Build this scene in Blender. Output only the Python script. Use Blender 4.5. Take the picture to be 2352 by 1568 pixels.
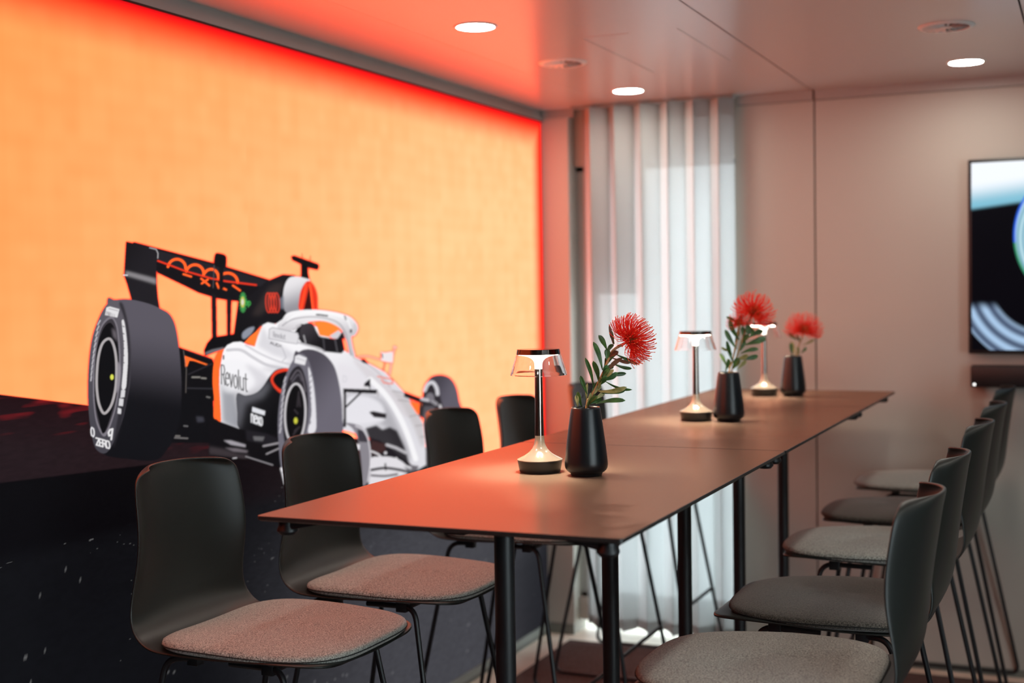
import bpy, bmesh, math, random
import numpy as np
from math import sin, cos, pi, radians, sqrt, atan2
from mathutils import Vector, Matrix

random.seed(7)
for o in list(bpy.data.objects):
    bpy.data.objects.remove(o)
S = bpy.context.scene
COL = S.collection

# ------------------------------------------------------------------ camera
YAW, PITCH, ROLL, FPX = -0.4150038, -0.03712126, -0.01584739, 3043.8
CX, CY = 1176.0, 784.0
CAMP = np.array([0.0, 0.0, 1.495])
_f = np.array([sin(YAW)*cos(PITCH), cos(YAW)*cos(PITCH), sin(PITCH)])
_r0 = np.array([cos(YAW), -sin(YAW), 0.0]); _u0 = np.cross(_r0, _f)
_r = cos(ROLL)*_r0 + sin(ROLL)*_u0
_u = -sin(ROLL)*_r0 + cos(ROLL)*_u0
cam_d = bpy.data.cameras.new('camera'); cam = bpy.data.objects.new('camera', cam_d); COL.objects.link(cam)
cam.matrix_world = Matrix(((_r[0], _u[0], -_f[0], CAMP[0]), (_r[1], _u[1], -_f[1], CAMP[1]),
                           (_r[2], _u[2], -_f[2], CAMP[2]), (0, 0, 0, 1)))
cam_d.sensor_width = 36.0
cam_d.lens = FPX/2352*36
cam_d.clip_start = 0.05
cam_d.dof.use_dof = True
cam_d.dof.focus_distance = 2.86
cam_d.dof.aperture_fstop = 2.4
S.camera = cam

# ------------------------------------------------------------------ world, view, lights
W = bpy.data.worlds.new('daylight'); S.world = W; W.use_nodes = True
bg = W.node_tree.nodes['Background']
bg.inputs['Color'].default_value = (0.86, 0.95, 1.0, 1); bg.inputs['Strength'].default_value = 7.0
S.view_settings.view_transform = 'Standard'
S.view_settings.look = 'None'
S.view_settings.exposure = 0.0
S.view_settings.gamma = 1.0
S.view_settings.use_curve_mapping = False
S.cycles.max_bounces = 8
S.cycles.transparent_max_bounces = 12
S.cycles.sample_clamp_indirect = 6.0
DOWN_STRENGTH = 118.0      # emission of the ceiling lamps
TABLE_LAMP = 900.0         # emission of the little table lamps
MURAL_RED = 3.2           # red of the backlit fabric is beyond the sensor's range

# ------------------------------------------------------------------ helpers
def lin(c):
    c = np.asarray(c, float)/255.0
    return np.where(c <= 0.04045, c/12.92, ((c+0.055)/1.055)**2.4)

def ray(px, py):
    return _r*(px-CX)/FPX - _u*(py-CY)/FPX + _f

def px_of(x, y, z):
    v = np.stack([np.asarray(x, float)+0*np.asarray(y, float), np.asarray(y, float)+0*np.asarray(x, float),
                  np.asarray(z, float)+0*np.asarray(x, float)], -1) - CAMP
    w = v@_f
    return CX+FPX*(v@_r)/w, CY-FPX*(v@_u)/w

def mat(name, col, rough=0.5, metal=0.0, spec=0.5, **kw):
    m = bpy.data.materials.new(name); m.use_nodes = True
    b = m.node_tree.nodes['Principled BSDF']
    if len(col) == 3: col = (*col, 1)
    b.inputs['Base Color'].default_value = col
    b.inputs['Roughness'].default_value = rough
    b.inputs['Metallic'].default_value = metal
    b.inputs['Specular IOR Level'].default_value = spec
    for k, v in kw.items():
        b.inputs[k.replace('_', ' ')].default_value = v
    return m

def bump(m, scale, strength, detail=3.0, dist=0.002, coord='Object', rough_var=0.0):
    nt = m.node_tree; b = nt.nodes['Principled BSDF']
    tc = nt.nodes.new('ShaderNodeTexCoord'); n = nt.nodes.new('ShaderNodeTexNoise')
    n.inputs['Scale'].default_value = scale; n.inputs['Detail'].default_value = detail
    nt.links.new(tc.outputs[coord], n.inputs['Vector'])
    bp = nt.nodes.new('ShaderNodeBump'); bp.inputs['Strength'].default_value = strength
    bp.inputs['Distance'].default_value = dist
    nt.links.new(n.outputs['Fac'], bp.inputs['Height']); nt.links.new(bp.outputs['Normal'], b.inputs['Normal'])
    return n

def colnoise(m, c1, c2, scale, detail=4.0, lo=0.35, hi=0.65, stretch=None):
    nt = m.node_tree; b = nt.nodes['Principled BSDF']
    tc = nt.nodes.new('ShaderNodeTexCoord'); n = nt.nodes.new('ShaderNodeTexNoise')
    n.inputs['Scale'].default_value = scale; n.inputs['Detail'].default_value = detail
    if stretch:
        mp = nt.nodes.new('ShaderNodeMapping'); mp.inputs['Scale'].default_value = stretch
        nt.links.new(tc.outputs['Object'], mp.inputs['Vector']); nt.links.new(mp.outputs['Vector'], n.inputs['Vector'])
    else:
        nt.links.new(tc.outputs['Object'], n.inputs['Vector'])
    r = nt.nodes.new('ShaderNodeValToRGB')
    r.color_ramp.elements[0].position = lo; r.color_ramp.elements[0].color = (*c1, 1)
    r.color_ramp.elements[1].position = hi; r.color_ramp.elements[1].color = (*c2, 1)
    nt.links.new(n.outputs['Fac'], r.inputs['Fac']); nt.links.new(r.outputs['Color'], b.inputs['Base Color'])

def emit(name, col, strength):
    m = bpy.data.materials.new(name); m.use_nodes = True
    nt = m.node_tree; nt.nodes.clear()
    e = nt.nodes.new('ShaderNodeEmission'); o = nt.nodes.new('ShaderNodeOutputMaterial')
    e.inputs['Color'].default_value = (*col, 1); e.inputs['Strength'].default_value = strength
    nt.links.new(e.outputs[0], o.inputs[0])
    return m

def bx(bm, x0, x1, y0, y1, z0, z1):
    v = [bm.verts.new(p) for p in ((x0,y0,z0),(x1,y0,z0),(x1,y1,z0),(x0,y1,z0),(x0,y0,z1),(x1,y0,z1),(x1,y1,z1),(x0,y1,z1))]
    for f in ((3,2,1,0),(4,5,6,7),(0,1,5,4),(1,2,6,5),(2,3,7,6),(3,0,4,7)):
        bm.faces.new([v[i] for i in f])

def lathe(bm, prof, seg=48, cx=0, cy=0):
    rings = []
    for r, z in prof:
        if r < 1e-6:
            rings.append([bm.verts.new((cx, cy, z))])
        else:
            rings.append([bm.verts.new((cx+r*cos(2*pi*i/seg), cy+r*sin(2*pi*i/seg), z)) for i in range(seg)])
    for a, b in zip(rings, rings[1:]):
        for i in range(seg):
            j = (i+1) % seg
            if len(a) == 1 and len(b) == 1: continue
            if len(a) == 1: bm.faces.new((a[0], b[i], b[j]))
            elif len(b) == 1: bm.faces.new((a[i], a[j], b[0]))
            else: bm.faces.new((a[i], a[j], b[j], b[i]))

def fillet(pts, rad, n=6, closed=False):
    pts = [Vector(p) for p in pts]; out = []
    N = len(pts)
    for i, p in enumerate(pts):
        if not closed and i in (0, N-1):
            out.append(p); continue
        a = pts[i-1]; b = pts[(i+1) % N]
        da = (a-p); db = (b-p)
        r = min(rad, da.length*0.49, db.length*0.49)
        A = p+da.normalized()*r; B = p+db.normalized()*r
        for k in range(n+1):
            t = k/n
            out.append(A*(1-t)**2 + p*2*t*(1-t) + B*t*t)
    return out

def tube(bm, pts, r, seg=10, closed=False, caps=True):
    pts = [Vector(p) for p in pts]; N = len(pts)
    rr = r if hasattr(r, '__len__') else [r]*N
    rings = []; up = None
    for i, p in enumerate(pts):
        if closed: t = pts[(i+1) % N]-pts[i-1]
        else: t = pts[min(i+1, N-1)]-pts[max(i-1, 0)]
        if t.length < 1e-9: t = Vector((0, 0, 1))
        t.normalize()
        if up is None:
            up = t.orthogonal().normalized()
        else:
            up = up-t*up.dot(t)
            if up.length < 1e-6: up = t.orthogonal()
            up.normalize()
        s = t.cross(up)
        rings.append([bm.verts.new(p+(up*cos(2*pi*k/seg)+s*sin(2*pi*k/seg))*rr[i]) for k in range(seg)])
    M = N if closed else N-1
    for i in range(M):
        a = rings[i]; b = rings[(i+1) % N]
        off = 0
        if closed and i == N-1:
            off = min(range(seg), key=lambda o: (a[0].co-b[o].co).length)
        for k in range(seg):
            bm.faces.new((a[k], a[(k+1) % seg], b[(k+1+off) % seg], b[(k+off) % seg]))
    if caps and not closed:
        bm.faces.new(rings[0][::-1]); bm.faces.new(rings[-1])

def obj(name, bm, m, parent=None, smooth=True, bevel=0.0, angle=35):
    me = bpy.data.meshes.new(name)
    bmesh.ops.recalc_face_normals(bm, faces=bm.faces)
    if bevel:
        bmesh.ops.bevel(bm, geom=[e for e in bm.edges if len(e.link_faces) == 2 and e.calc_face_angle(0) > 0.6],
                        offset=bevel, segments=2, affect='EDGES', profile=0.5)
    if smooth:
        lim = radians(angle)
        for f in bm.faces: f.smooth = True
        for e in bm.edges:
            if len(e.link_faces) == 2 and e.calc_face_angle(0) > lim: e.smooth = False
    bm.to_mesh(me); bm.free()
    o = bpy.data.objects.new(name, me); COL.objects.link(o)
    if m: me.materials.append(m)
    if parent: o.parent = parent
    return o

def box(name, x0, x1, y0, y1, z0, z1, m, parent=None, bevel=0.0):
    bm = bmesh.new(); bx(bm, x0, x1, y0, y1, z0, z1)
    return obj(name, bm, m, parent, smooth=bevel > 0, bevel=bevel)

def struct(o):
    o['kind'] = 'structure'; return o

def thing(name, label, cat, loc=(0, 0, 0), rotz=0.0, group=None):
    o = bpy.data.objects.new(name, None); COL.objects.link(o)
    o.location = loc; o.rotation_euler = (0, 0, rotz); o.empty_display_size = 0.05
    o['label'] = label; o['category'] = cat
    if group: o['group'] = group
    return o

def dup(root, loc, rotz, label, group=None):
    r = root.copy(); COL.objects.link(r); r.location = loc; r.rotation_euler = (0, 0, rotz)
    r['label'] = label
    if group: r['group'] = group
    for ch in list(root.children):
        c = ch.copy(); COL.objects.link(c); c.parent = r
        for g in list(ch.children):
            d = g.copy(); COL.objects.link(d); d.parent = c
    return r

# ------------------------------------------------------------------ materials
M_wall = mat('wall_laminate', (0.425, 0.40, 0.355), 0.62, spec=0.3)
bump(M_wall, 420, 0.10, dist=0.0006)
M_wallt = mat('trim_laminate', (0.34, 0.325, 0.30), 0.5)
M_ceil = mat('ceiling_panel_paint', (0.50, 0.485, 0.47), 0.24, spec=0.75)
bump(M_ceil, 300, 0.05, dist=0.0005)
M_gap = mat('panel_gap_dark', (0.02, 0.022, 0.02), 0.8)
M_trim = mat('grey_trim', (0.22, 0.23, 0.21), 0.5)
M_rail = mat('aluminium_rail', (0.30, 0.33, 0.31), 0.45, metal=0.3)
M_base = mat('grey_skirting', (0.16, 0.17, 0.15), 0.5)
M_floor = mat('pale_floor', (0.55, 0.47, 0.38), 0.55)
colnoise(M_floor, (0.62, 0.54, 0.44), (0.74, 0.67, 0.57), 9)
M_rug = mat('brown_carpet', (0.10, 0.055, 0.05), 0.95, spec=0.1)
colnoise(M_rug, (0.075, 0.052, 0.050), (0.14, 0.105, 0.098), 160, 5)
bump(M_rug, 500, 0.4, dist=0.002)
M_rugedge = mat('dark_carpet_binding', (0.015, 0.014, 0.015), 0.8)
M_table = mat('table_laminate', (0.175, 0.138, 0.105), 0.30, spec=0.6)
bump(M_table, 900, 0.12, dist=0.0004)
_nt = M_table.node_tree; _pb = _nt.nodes['Principled BSDF']; _pb.inputs['Specular IOR Level'].default_value = 0.0
_gl = _nt.nodes.new('ShaderNodeBsdfGlossy'); _gl.inputs['Color'].default_value = (0.56, 0.31, 0.235, 1); _gl.inputs['Roughness'].default_value = 0.26
_fr = _nt.nodes.new('ShaderNodeFresnel'); _fr.inputs['IOR'].default_value = 1.55
_mx = _nt.nodes.new('ShaderNodeMixShader'); _no = [n for n in _nt.nodes if n.type == 'BUMP'][0]
_nt.links.new(_no.outputs[0], _gl.inputs['Normal']); _nt.links.new(_fr.outputs[0], _mx.inputs[0]); _nt.links.new(_pb.outputs[0], _mx.inputs[1]); _nt.links.new(_gl.outputs[0], _mx.inputs[2])
_nt.links.new(_mx.outputs[0], _nt.nodes['Material Output'].inputs['Surface'])
M_edge = mat('table_edge_black', (0.012, 0.015, 0.015), 0.42)
M_black = mat('black_powder_coat', (0.006, 0.008, 0.010), 0.42, spec=0.45)
M_shell = mat('black_plastic_shell', (0.009, 0.012, 0.011), 0.42, spec=0.42)
bump(M_shell, 1400, 0.10, dist=0.0004)
def felt(name, c1, c2):
    m = mat(name, c1, 0.95, spec=0.12, Sheen_Weight=0.25, Sheen_Roughness=0.5)
    colnoise(m, c1, c2, 330, 5, 0.38, 0.62, (1, 2.2, 1))
    bump(m, 420, 0.6, 4, 0.0025)
    return m
M_felt = felt('grey_felt', (0.095, 0.098, 0.088), (0.50, 0.51, 0.46))
M_felt_d = felt('charcoal_felt', (0.030, 0.029, 0.026), (0.125, 0.117, 0.10))
M_seam = mat('dark_seam', (0.008, 0.010, 0.010), 0.9)
M_bronze = mat('polished_bronze', (0.55, 0.49, 0.42), 0.13, metal=0.7)
M_flare = mat('creamy_bronze_gloss', (0.27, 0.235, 0.195), 0.14, metal=0.35, spec=0.7)
M_pole = mat('dark_chrome', (0.33, 0.29, 0.26), 0.16, metal=1.0)
M_cap = mat('dark_chrome_cap', (0.06, 0.055, 0.055), 0.12, metal=1.0)
M_puck = mat('black_lamp_base', (0.006, 0.009, 0.011), 0.35)
M_vase = mat('black_speckled_glaze', (0.002, 0.005, 0.008), 0.30, spec=0.42)
bump(M_vase, 1100, 0.14, 2, 0.0006)
M_glass = bpy.data.materials.new('clear_acrylic'); M_glass.use_nodes = True
_b = M_glass.node_tree.nodes['Principled BSDF']
_b.inputs['Base Color'].default_value = (1, 1, 1, 1); _b.inputs['Roughness'].default_value = 0.02
_b.inputs['Transmission Weight'].default_value = 1.0; _b.inputs['IOR'].default_value = 1.49
M_glow = emit('lamp_diffuser_glow', (1.0, 0.90, 0.76), 4.0)
M_led = emit('lamp_led_disc', (1.0, 0.80, 0.58), TABLE_LAMP)
M_down = emit('downlight_diffuser', (1.0, 0.96, 0.86), DOWN_STRENGTH)
M_white = mat('white_enamel', (0.70, 0.68, 0.64), 0.35)
M_frame = mat('window_frame_grey', (0.38, 0.40, 0.38), 0.4)
M_pane = bpy.data.materials.new('window_glass'); M_pane.use_nodes = True
nt = M_pane.node_tree; nt.nodes.clear()
_o = nt.nodes.new('ShaderNodeOutputMaterial'); _t = nt.nodes.new('ShaderNodeBsdfTransparent'); _g = nt.nodes.new('ShaderNodeBsdfGlossy')
_x = nt.nodes.new('ShaderNodeMixShader'); _x.inputs[0].default_value = 0.06; _g.inputs['Roughness'].default_value = 0.02
_t.inputs['Color'].default_value = (0.94, 0.97, 0.97, 1)
nt.links.new(_t.outputs[0], _x.inputs[1]); nt.links.new(_g.outputs[0], _x.inputs[2]); nt.links.new(_x.outputs[0], _o.inputs[0])

# ------------------------------------------------------------------ the room shell
ZC = 2.277; XM = -2.20; YF = 5.345; XR = 2.75; YB = -2.4
struct(box('floor', XM-0.15, XR+0.1, YB-0.1, YF+0.35, -0.06, 0, M_floor))

ceil = struct(box('ceiling', XM-0.15, XR+0.1, YB-0.1, YF+0.35, ZC+0.006, ZC+0.08, M_gap))
seams = [XM-0.12, -1.868, -1.030, -0.194, 0.642, 1.478, 2.314, XR+0.08]
for i, (a, b) in enumerate(zip(seams, seams[1:])):
    g = 0.0008 if i in (0,) else 0.0027
    g0 = 0.0008 if i == 1 else 0.0027
    box('ceiling_panel', a+g0, b-g, YB-0.08, YF+0.33, ZC, ZC+0.0065, M_ceil, ceil)
# access hatch frame lines in the ceiling panel
bm = bmesh.new()
for x0, x1, y0, y1 in ((-1.455, -1.452, 3.87, 4.6), (-1.150, -1.147, 3.87, 4.5), (-1.455, -1.30, 3.868, 3.871)):
    bx(bm, x0, x1, y0, y1, ZC-0.0012, ZC+0.001)
obj('access_hatch', bm, M_ceil, ceil, smooth=False)

struct(box('wall_left', XM-0.15, XM-0.03, YB-0.1, YF+0.35, 0, ZC+0.006, M_wall))
M_dark = mat('dark_wall_cladding', (0.035, 0.038, 0.045), 0.6)
bm = bmesh.new(); WY0, WY1 = -1.25, 1.55
bx(bm, XR, XR+0.1, YB-0.1, WY0, 0, ZC+0.006); bx(bm, XR, XR+0.1, WY1, YF+0.35, 0, ZC+0.006)
bx(bm, XR, XR+0.1, WY0, WY1, 0, 0.06); bx(bm, XR, XR+0.1, WY0, WY1, 2.18, ZC+0.006)
struct(obj('wall_right', bm, M_dark, smooth=False))
w2 = struct(box('window_2', XR+0.05, XR+0.056, WY0, WY1, 0.06, 2.18, M_pane))
bm = bmesh.new()
for a in ((WY0, WY0+0.05, .06, 2.18), (WY1-0.05, WY1, .06, 2.18), (WY0, WY1, .06, .12), (WY0, WY1, 2.12, 2.18)): bx(bm, XR+0.02, XR+0.09, *a)
obj('window_frame', bm, M_frame, w2, smooth=False)
struct(box('wall_back', XM-0.15, XR+0.1, YB-0.1, YB, 0, ZC+0.006, M_dark))
XW0, XW1 = -2.078, -1.345          # window opening
wf = struct(box('wall_far', XW1+0.012, XR+0.1, YF+0.006, YF+0.15, 0, ZC+0.006, M_gap))
for a, b in ((XW1, -1.0275), (-1.0215, 0.17), (0.176, 1.37), (1.376, XR)):
    box('wall_panel', a, b, YF, YF+0.02 if a > XW1 else YF+0.15, 0, ZC, M_wall, wf)
struct(box('wall_far_corner', XM-0.1, XW0, YF, YF+0.15, 0, ZC+0.006, M_wall))
bm = bmesh.new(); bx(bm, XW0, XW1, YF+0.06, YF+0.15, 2.035, ZC+0.006); bx(bm, XW0, XW1, YF+0.06, YF+0.15, 0.055, 0.150)
struct(obj('wall_far_header', bm, M_wall, smooth=False))

# trims
t1 = struct(box('trim_1', XW1+0.010, XR, YF-0.012, YF, 2.2405, ZC, M_wallt))
bm = bmesh.new(); bx(bm, XW1+0.010, XR, YF-0.0105, YF-0.0005, 2.2370, 2.2410); obj('shadow_line', bm, M_trim, t1, smooth=False)
bm = bmesh.new(); bx(bm, -1.0275, -1.0215, YF-0.0130, YF-0.0005, 2.239, ZC); obj('joint', bm, M_gap, t1, smooth=False)
t2 = struct(box('trim_2', XM, XW0+0.03, YF-0.010, YF, 2.240, ZC, M_rail))
struct(box('baseboard_far', XW1, XR, YF-0.010, YF, 0, 0.028, M_base))
struct(box('baseboard_corner', XM, XW0, YF-0.008, YF, 0, 0.045, M_base))

# window
M_dimmer = bpy.data.materials.new('dimming_film'); M_dimmer.use_nodes = True
_n = M_dimmer.node_tree; _n.nodes.clear(); _a = _n.nodes.new('ShaderNodeBsdfTranslucent'); _c = _n.nodes.new('ShaderNodeOutputMaterial')
_a.inputs['Color'].default_value = (0.30, 0.31, 0.31, 1); _n.links.new(_a.outputs[0], _c.inputs[0])
w1 = struct(box('window_1', XW0, XW1, YF+0.118, YF+0.124, 0.002, 2.035, M_pane))
bm = bmesh.new()
for a in ((XW0, XW0+0.085, 0.145, 2.035), (-1.80, -1.775, 0.145, 2.035), (XW1-0.03, XW1, 0.145, 2.035),
          (XW0, XW1, 0.145, 0.168), (XW0, XW1, 2.015, 2.035)):
    bx(bm, a[0], a[1], YF+0.095, YF+0.145, a[2], a[3])
obj('window_frame', bm, M_frame, w1, smooth=False)
bm = bmesh.new(); bx(bm, XW0+0.045, -1.80, YF+0.10, YF+0.102, 1.48, 2.015); obj('dimming_panel', bm, M_dimmer, w1, smooth=False)  # added sheet dims the pane's upper part, standing in for shade outside

# curtain: one gathered sheer sheet
M_cur = bpy.data.materials.new('sheer_voile'); M_cur.use_nodes = True
nt = M_cur.node_tree; nt.nodes.clear()
o_ = nt.nodes.new('ShaderNodeOutputMaterial')
d_ = nt.nodes.new('ShaderNodeBsdfDiffuse'); d_.inputs['Color'].default_value = (0.62, 0.62, 0.60, 1)
tl = nt.nodes.new('ShaderNodeBsdfTranslucent'); tl.inputs['Color'].default_value = (0.33, 0.34, 0.34, 1)
tr = nt.nodes.new('ShaderNodeBsdfTransparent'); tr.inputs['Color'].default_value = (0.95, 0.96, 0.96, 1)
m1 = nt.nodes.new('ShaderNodeMixShader'); m2 = nt.nodes.new('ShaderNodeMixShader')
m1.inputs[0].default_value = 0.50; m2.inputs[0].default_value = 0.035
nt.links.new(d_.outputs[0], m1.inputs[1]); nt.links.new(tl.outputs[0], m1.inputs[2])
nt.links.new(m1.outputs[0], m2.inputs[1]); nt.links.new(tr.outputs[0], m2.inputs[2]); nt.links.new(m2.outputs[0], o_.inputs[0])
tc = nt.nodes.new('ShaderNodeTexCoord'); mp = nt.nodes.new('ShaderNodeMapping'); mp.inputs['Scale'].default_value = (1, 1, 1)
wv = nt.nodes.new('ShaderNodeTexNoise'); wv.inputs['Scale'].default_value = 700
nt.links.new(tc.outputs['Object'], mp.inputs[0]); nt.links.new(mp.outputs[0], wv.inputs['Vector'])
bp_ = nt.nodes.new('ShaderNodeBump'); bp_.inputs['Strength'].default_value = 0.2; bp_.inputs['Distance'].default_value = 0.001
nt.links.new(wv.outputs['Fac'], bp_.inputs['Height']); nt.links.new(bp_.outputs[0], d_.inputs['Normal'])
def curtain_pt(s, v):
    # s 0..1 across, v 0 (top) .. 1 (bottom)
    x = -2.000 + s*0.652
    ph = 2*pi*(s*6.0+0.10) + 0.25*sin(7*s)
    amp = 0.043*(1-0.25*v)+0.006*sin(3.1*v+5*s)
    y = 5.268 + amp*sin(ph) + 0.004*sin(2.3*ph+2*v)*v
    x += 0.012*sin(2*ph)*(1-0.3*v)
    return x, y
cr = thing('curtain', 'pale sheer pleated curtain hanging from the ceiling in front of the window', 'curtain', (0, 0, 0))
def cloth(z0, z1, nz, name, m, off=0.0):
    bm = bmesh.new(); NS = 240; rows = []
    for j in range(nz+1):
        z = z0+(z1-z0)*j/nz; v = (2.262-z)/2.19
        row = []
        for i in range(NS+1):
            x, y = curtain_pt(i/NS, v)
            zz = z
            if v > 0.99: zz += 0.006*sin(i/NS*38)
            row.append(bm.verts.new((x, y-off, zz)))
        rows.append(row)
    for a, b in zip(rows, rows[1:]):
        for i in range(NS): bm.faces.new((a[i], a[i+1], b[i+1], b[i]))
    return obj(name, bm, m, cr, angle=80)
cloth(2.262, 0.066, 30, 'cloth', M_cur)
cloth(2.262, 2.195, 2, 'heading_tape', M_cur, 0.002)
cloth(0.11, 0.066, 2, 'hem', M_cur, 0.002)
bm = bmesh.new(); bx(bm, -2.03, -1.335, 5.262, 5.274, 2.264, ZC)
obj('ceiling_track', bm, M_trim, cr, smooth=False)

# ------------------------------------------------------------------ the backlit wall print
def smooth01(t): t = np.clip(t, 0, 1); return t*t*(3-2*t)

class Canvas:
    X0, Y0, X1, Y1, SC = 190, 540, 1130, 1135, 2
    def __init__(s):
        s.w = (s.X1-s.X0)*s.SC; s.h = (s.Y1-s.Y0)*s.SC
        s.rgb = np.zeros((s.h, s.w, 3)); s.a = np.zeros((s.h, s.w))
    def box_(s, pts, pad=2):
        p = np.array(pts, float); q = (p-[s.X0, s.Y0])*s.SC
        x0, y0 = np.floor(q.min(0)-pad).astype(int); x1, y1 = np.ceil(q.max(0)+pad).astype(int)
        return q, max(x0, 0), max(y0, 0), min(x1, s.w), min(y1, s.h)
    def fill(s, sl, mask, col, alpha=1.0):
        y0, y1, x0, x1 = sl
        if callable(col):
            yy, xx = np.mgrid[y0:y1, x0:x1]
            c = col(xx/s.SC+s.X0, yy/s.SC+s.Y0)
        else:
            c = lin(col)
        mm = (mask*alpha)[..., None]
        s.rgb[y0:y1, x0:x1] = s.rgb[y0:y1, x0:x1]*(1-mm)+c*mm
        s.a[y0:y1, x0:x1] = np.maximum(s.a[y0:y1, x0:x1], mask*(alpha > 0))
    def poly(s, pts, col, alpha=1.0, soft=0):
        q, x0, y0, x1, y1 = s.box_(pts, 2+soft*3)
        if x1 <= x0 or y1 <= y0: return
        yy, xx = np.mgrid[y0:y1, x0:x1]; xx = xx+0.5; yy = yy+0.5
        ins = np.zeros(xx.shape, bool); n = len(q)
        for i in range(n):
            ax, ay = q[i]; bx_, by = q[(i+1) % n]
            if ay == by: continue
            c = ((ay > yy) != (by > yy)) & (xx < (bx_-ax)*(yy-ay)/(by-ay)+ax)
            ins ^= c
        m = ins.astype(float)
        if soft: m = blur(m, soft)
        s.fill((y0, y1, x0, x1), m, col, alpha)
    def stroke(s, pts, w, col, alpha=1.0, closed=False):
        q, x0, y0, x1, y1 = s.box_(pts, 2+w*s.SC)
        if x1 <= x0 or y1 <= y0: return
        yy, xx = np.mgrid[y0:y1, x0:x1]
        d = np.full(xx.shape, 1e9); n = len(q); hw = w*s.SC/2
        for i in range(n if closed else n-1):
            a = q[i]; b = q[(i+1) % n]; ab = b-a; L = (ab@ab)+1e-9
            t = np.clip(((xx-a[0])*ab[0]+(yy-a[1])*ab[1])/L, 0, 1)
            d = np.minimum(d, np.hypot(xx-a[0]-t*ab[0], yy-a[1]-t*ab[1]))
        s.fill((y0, y1, x0, x1), np.clip(hw-d+0.5, 0, 1), col, alpha)

def blur(m, sg):
    n = int(3*sg)+1; k = np.exp(-np.arange(-n, n+1)**2/(2*sg*sg)); k /= k.sum()
    for ax in (0, 1):
        p = np.apply_along_axis(lambda v: np.convolve(v, k, 'same'), ax, m)
        m = p
    return m

def ell(cx, cy, rx, ry, rot=0, n=48, a0=0, a1=360):
    c, s = cos(radians(rot)), sin(radians(rot)); out = []
    for i in range(n+1 if a1-a0 < 360 else n):
        t = radians(a0+(a1-a0)*i/n); x = rx*cos(t); y = ry*sin(t)
        out.append((cx+x*c-y*s, cy+x*s+y*c))
    return out

def spl(pts, n=8, closed=True):
    P = [np.array(p, float) for p in pts]; N = len(P); out = []
    for i in range(N if closed else N-1):
        if closed: p0, p1, p2, p3 = P[i-1], P[i], P[(i+1) % N], P[(i+2) % N]
        else: p0, p1, p2, p3 = P[max(i-1, 0)], P[i], P[i+1], P[min(i+2, N-1)]
        for k in range(n):
            t = k/n
            out.append(tuple(0.5*((2*p1)+(-p0+p2)*t+(2*p0-5*p1+4*p2-p3)*t*t+(-p0+3*p1-3*p2+p3)*t**3)))
    if not closed: out.append(tuple(P[-1]))
    return out

def grad(c0, c1, p0, p1):
    c0 = lin(c0); c1 = lin(c1); d = np.array(p1, float)-p0; L = d@d
    def f(x, y):
        t = smooth01(((x-p0[0])*d[0]+(y-p0[1])*d[1])/L)[..., None]
        return c0*(1-t)+c1*t
    return f

def A(*p): return [(180+x/3.92, 520+y/3.92) for x, y in p]
def B(*p): return [(480+x/3.5633, 680+y/3.5633) for x, y in p]
def G(*p): return [(180+x/3.7324, 660+y/3.7324) for x, y in p]
FONT = {'R': [[(0,1),(0,0),(.7,0),(.95,.22),(.7,.48),(0,.48)],[(.5,.48),(1,1)]],
 'e': [[(0,.62),(.9,.62),(.85,.4),(.5,.3),(.1,.42),(0,.66),(.15,.93),(.5,1),(.88,.88)]],
 'v': [[(0,.32),(.45,1),(.9,.32)]], 'o': [[(.5,.3),(.12,.42),(0,.65),(.12,.9),(.5,1),(.86,.9),(.98,.65),(.86,.42),(.5,.3)]],
 'l': [[(.3,0),(.3,1)]], 'u': [[(0,.32),(0,.8),(.3,1),(.7,.97),(.9,.8),(.9,.32),(.9,1)]],
 't': [[(.4,.08),(.4,.85),(.6,1),(.85,.97)],[(0,.34),(.85,.34)]],
 'n': [[(0,1),(0,.32),(0,.5),(.35,.3),(.75,.38),(.85,.6),(.85,1)]], 'x': [[(0,.32),(.9,1)],[(.9,.32),(0,1)]],
 'b': [[(0,0),(0,1),(.6,1),(.9,.8),(.9,.5),(.6,.35),(0,.4)]], 'p': [[(0,1.35),(0,.32),(.6,.32),(.9,.5),(.9,.8),(.6,1),(0,1)]],
 'P': [[(0,1),(0,0),(.7,0),(.95,.25),(.7,.55),(0,.55)]], 'Z': [[(0,0),(.9,0),(0,1),(.95,1)]],
 'E': [[(.9,0),(0,0),(0,1),(.9,1)],[(0,.5),(.7,.5)]], 'O': [[(.2,0),(.8,0),(1,.3),(1,.7),(.8,1),(.2,1),(0,.7),(0,.3),(.2,0)]],
 'I': [[(.4,0),(.4,1)]], 'L': [[(0,0),(0,1),(.85,1)]], 'D': [[(0,0),(0,1),(.6,1),(.95,.7),(.95,.3),(.6,0),(0,0)]],
 'A': [[(0,1),(.45,0),(.9,1)],[(.2,.65),(.7,.65)]], 'U': [[(0,0),(0,.8),(.3,1),(.7,1),(.9,.8),(.9,0)]]}
def text(cv, s, o, ex, ey, w, col, gap=1.3, fn=None):
    o = np.array(o, float); ex = np.array(ex, float); ey = np.array(ey, float); k = 0.0
    for ch in s:
        wd = 0.55 if ch in 'lI' else 1.0
        for st in FONT.get(ch, []):
            cv.stroke([tuple(o+ex*(k+x*wd)+ey*y) for x, y in st], w, col)
        k += gap*wd

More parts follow.
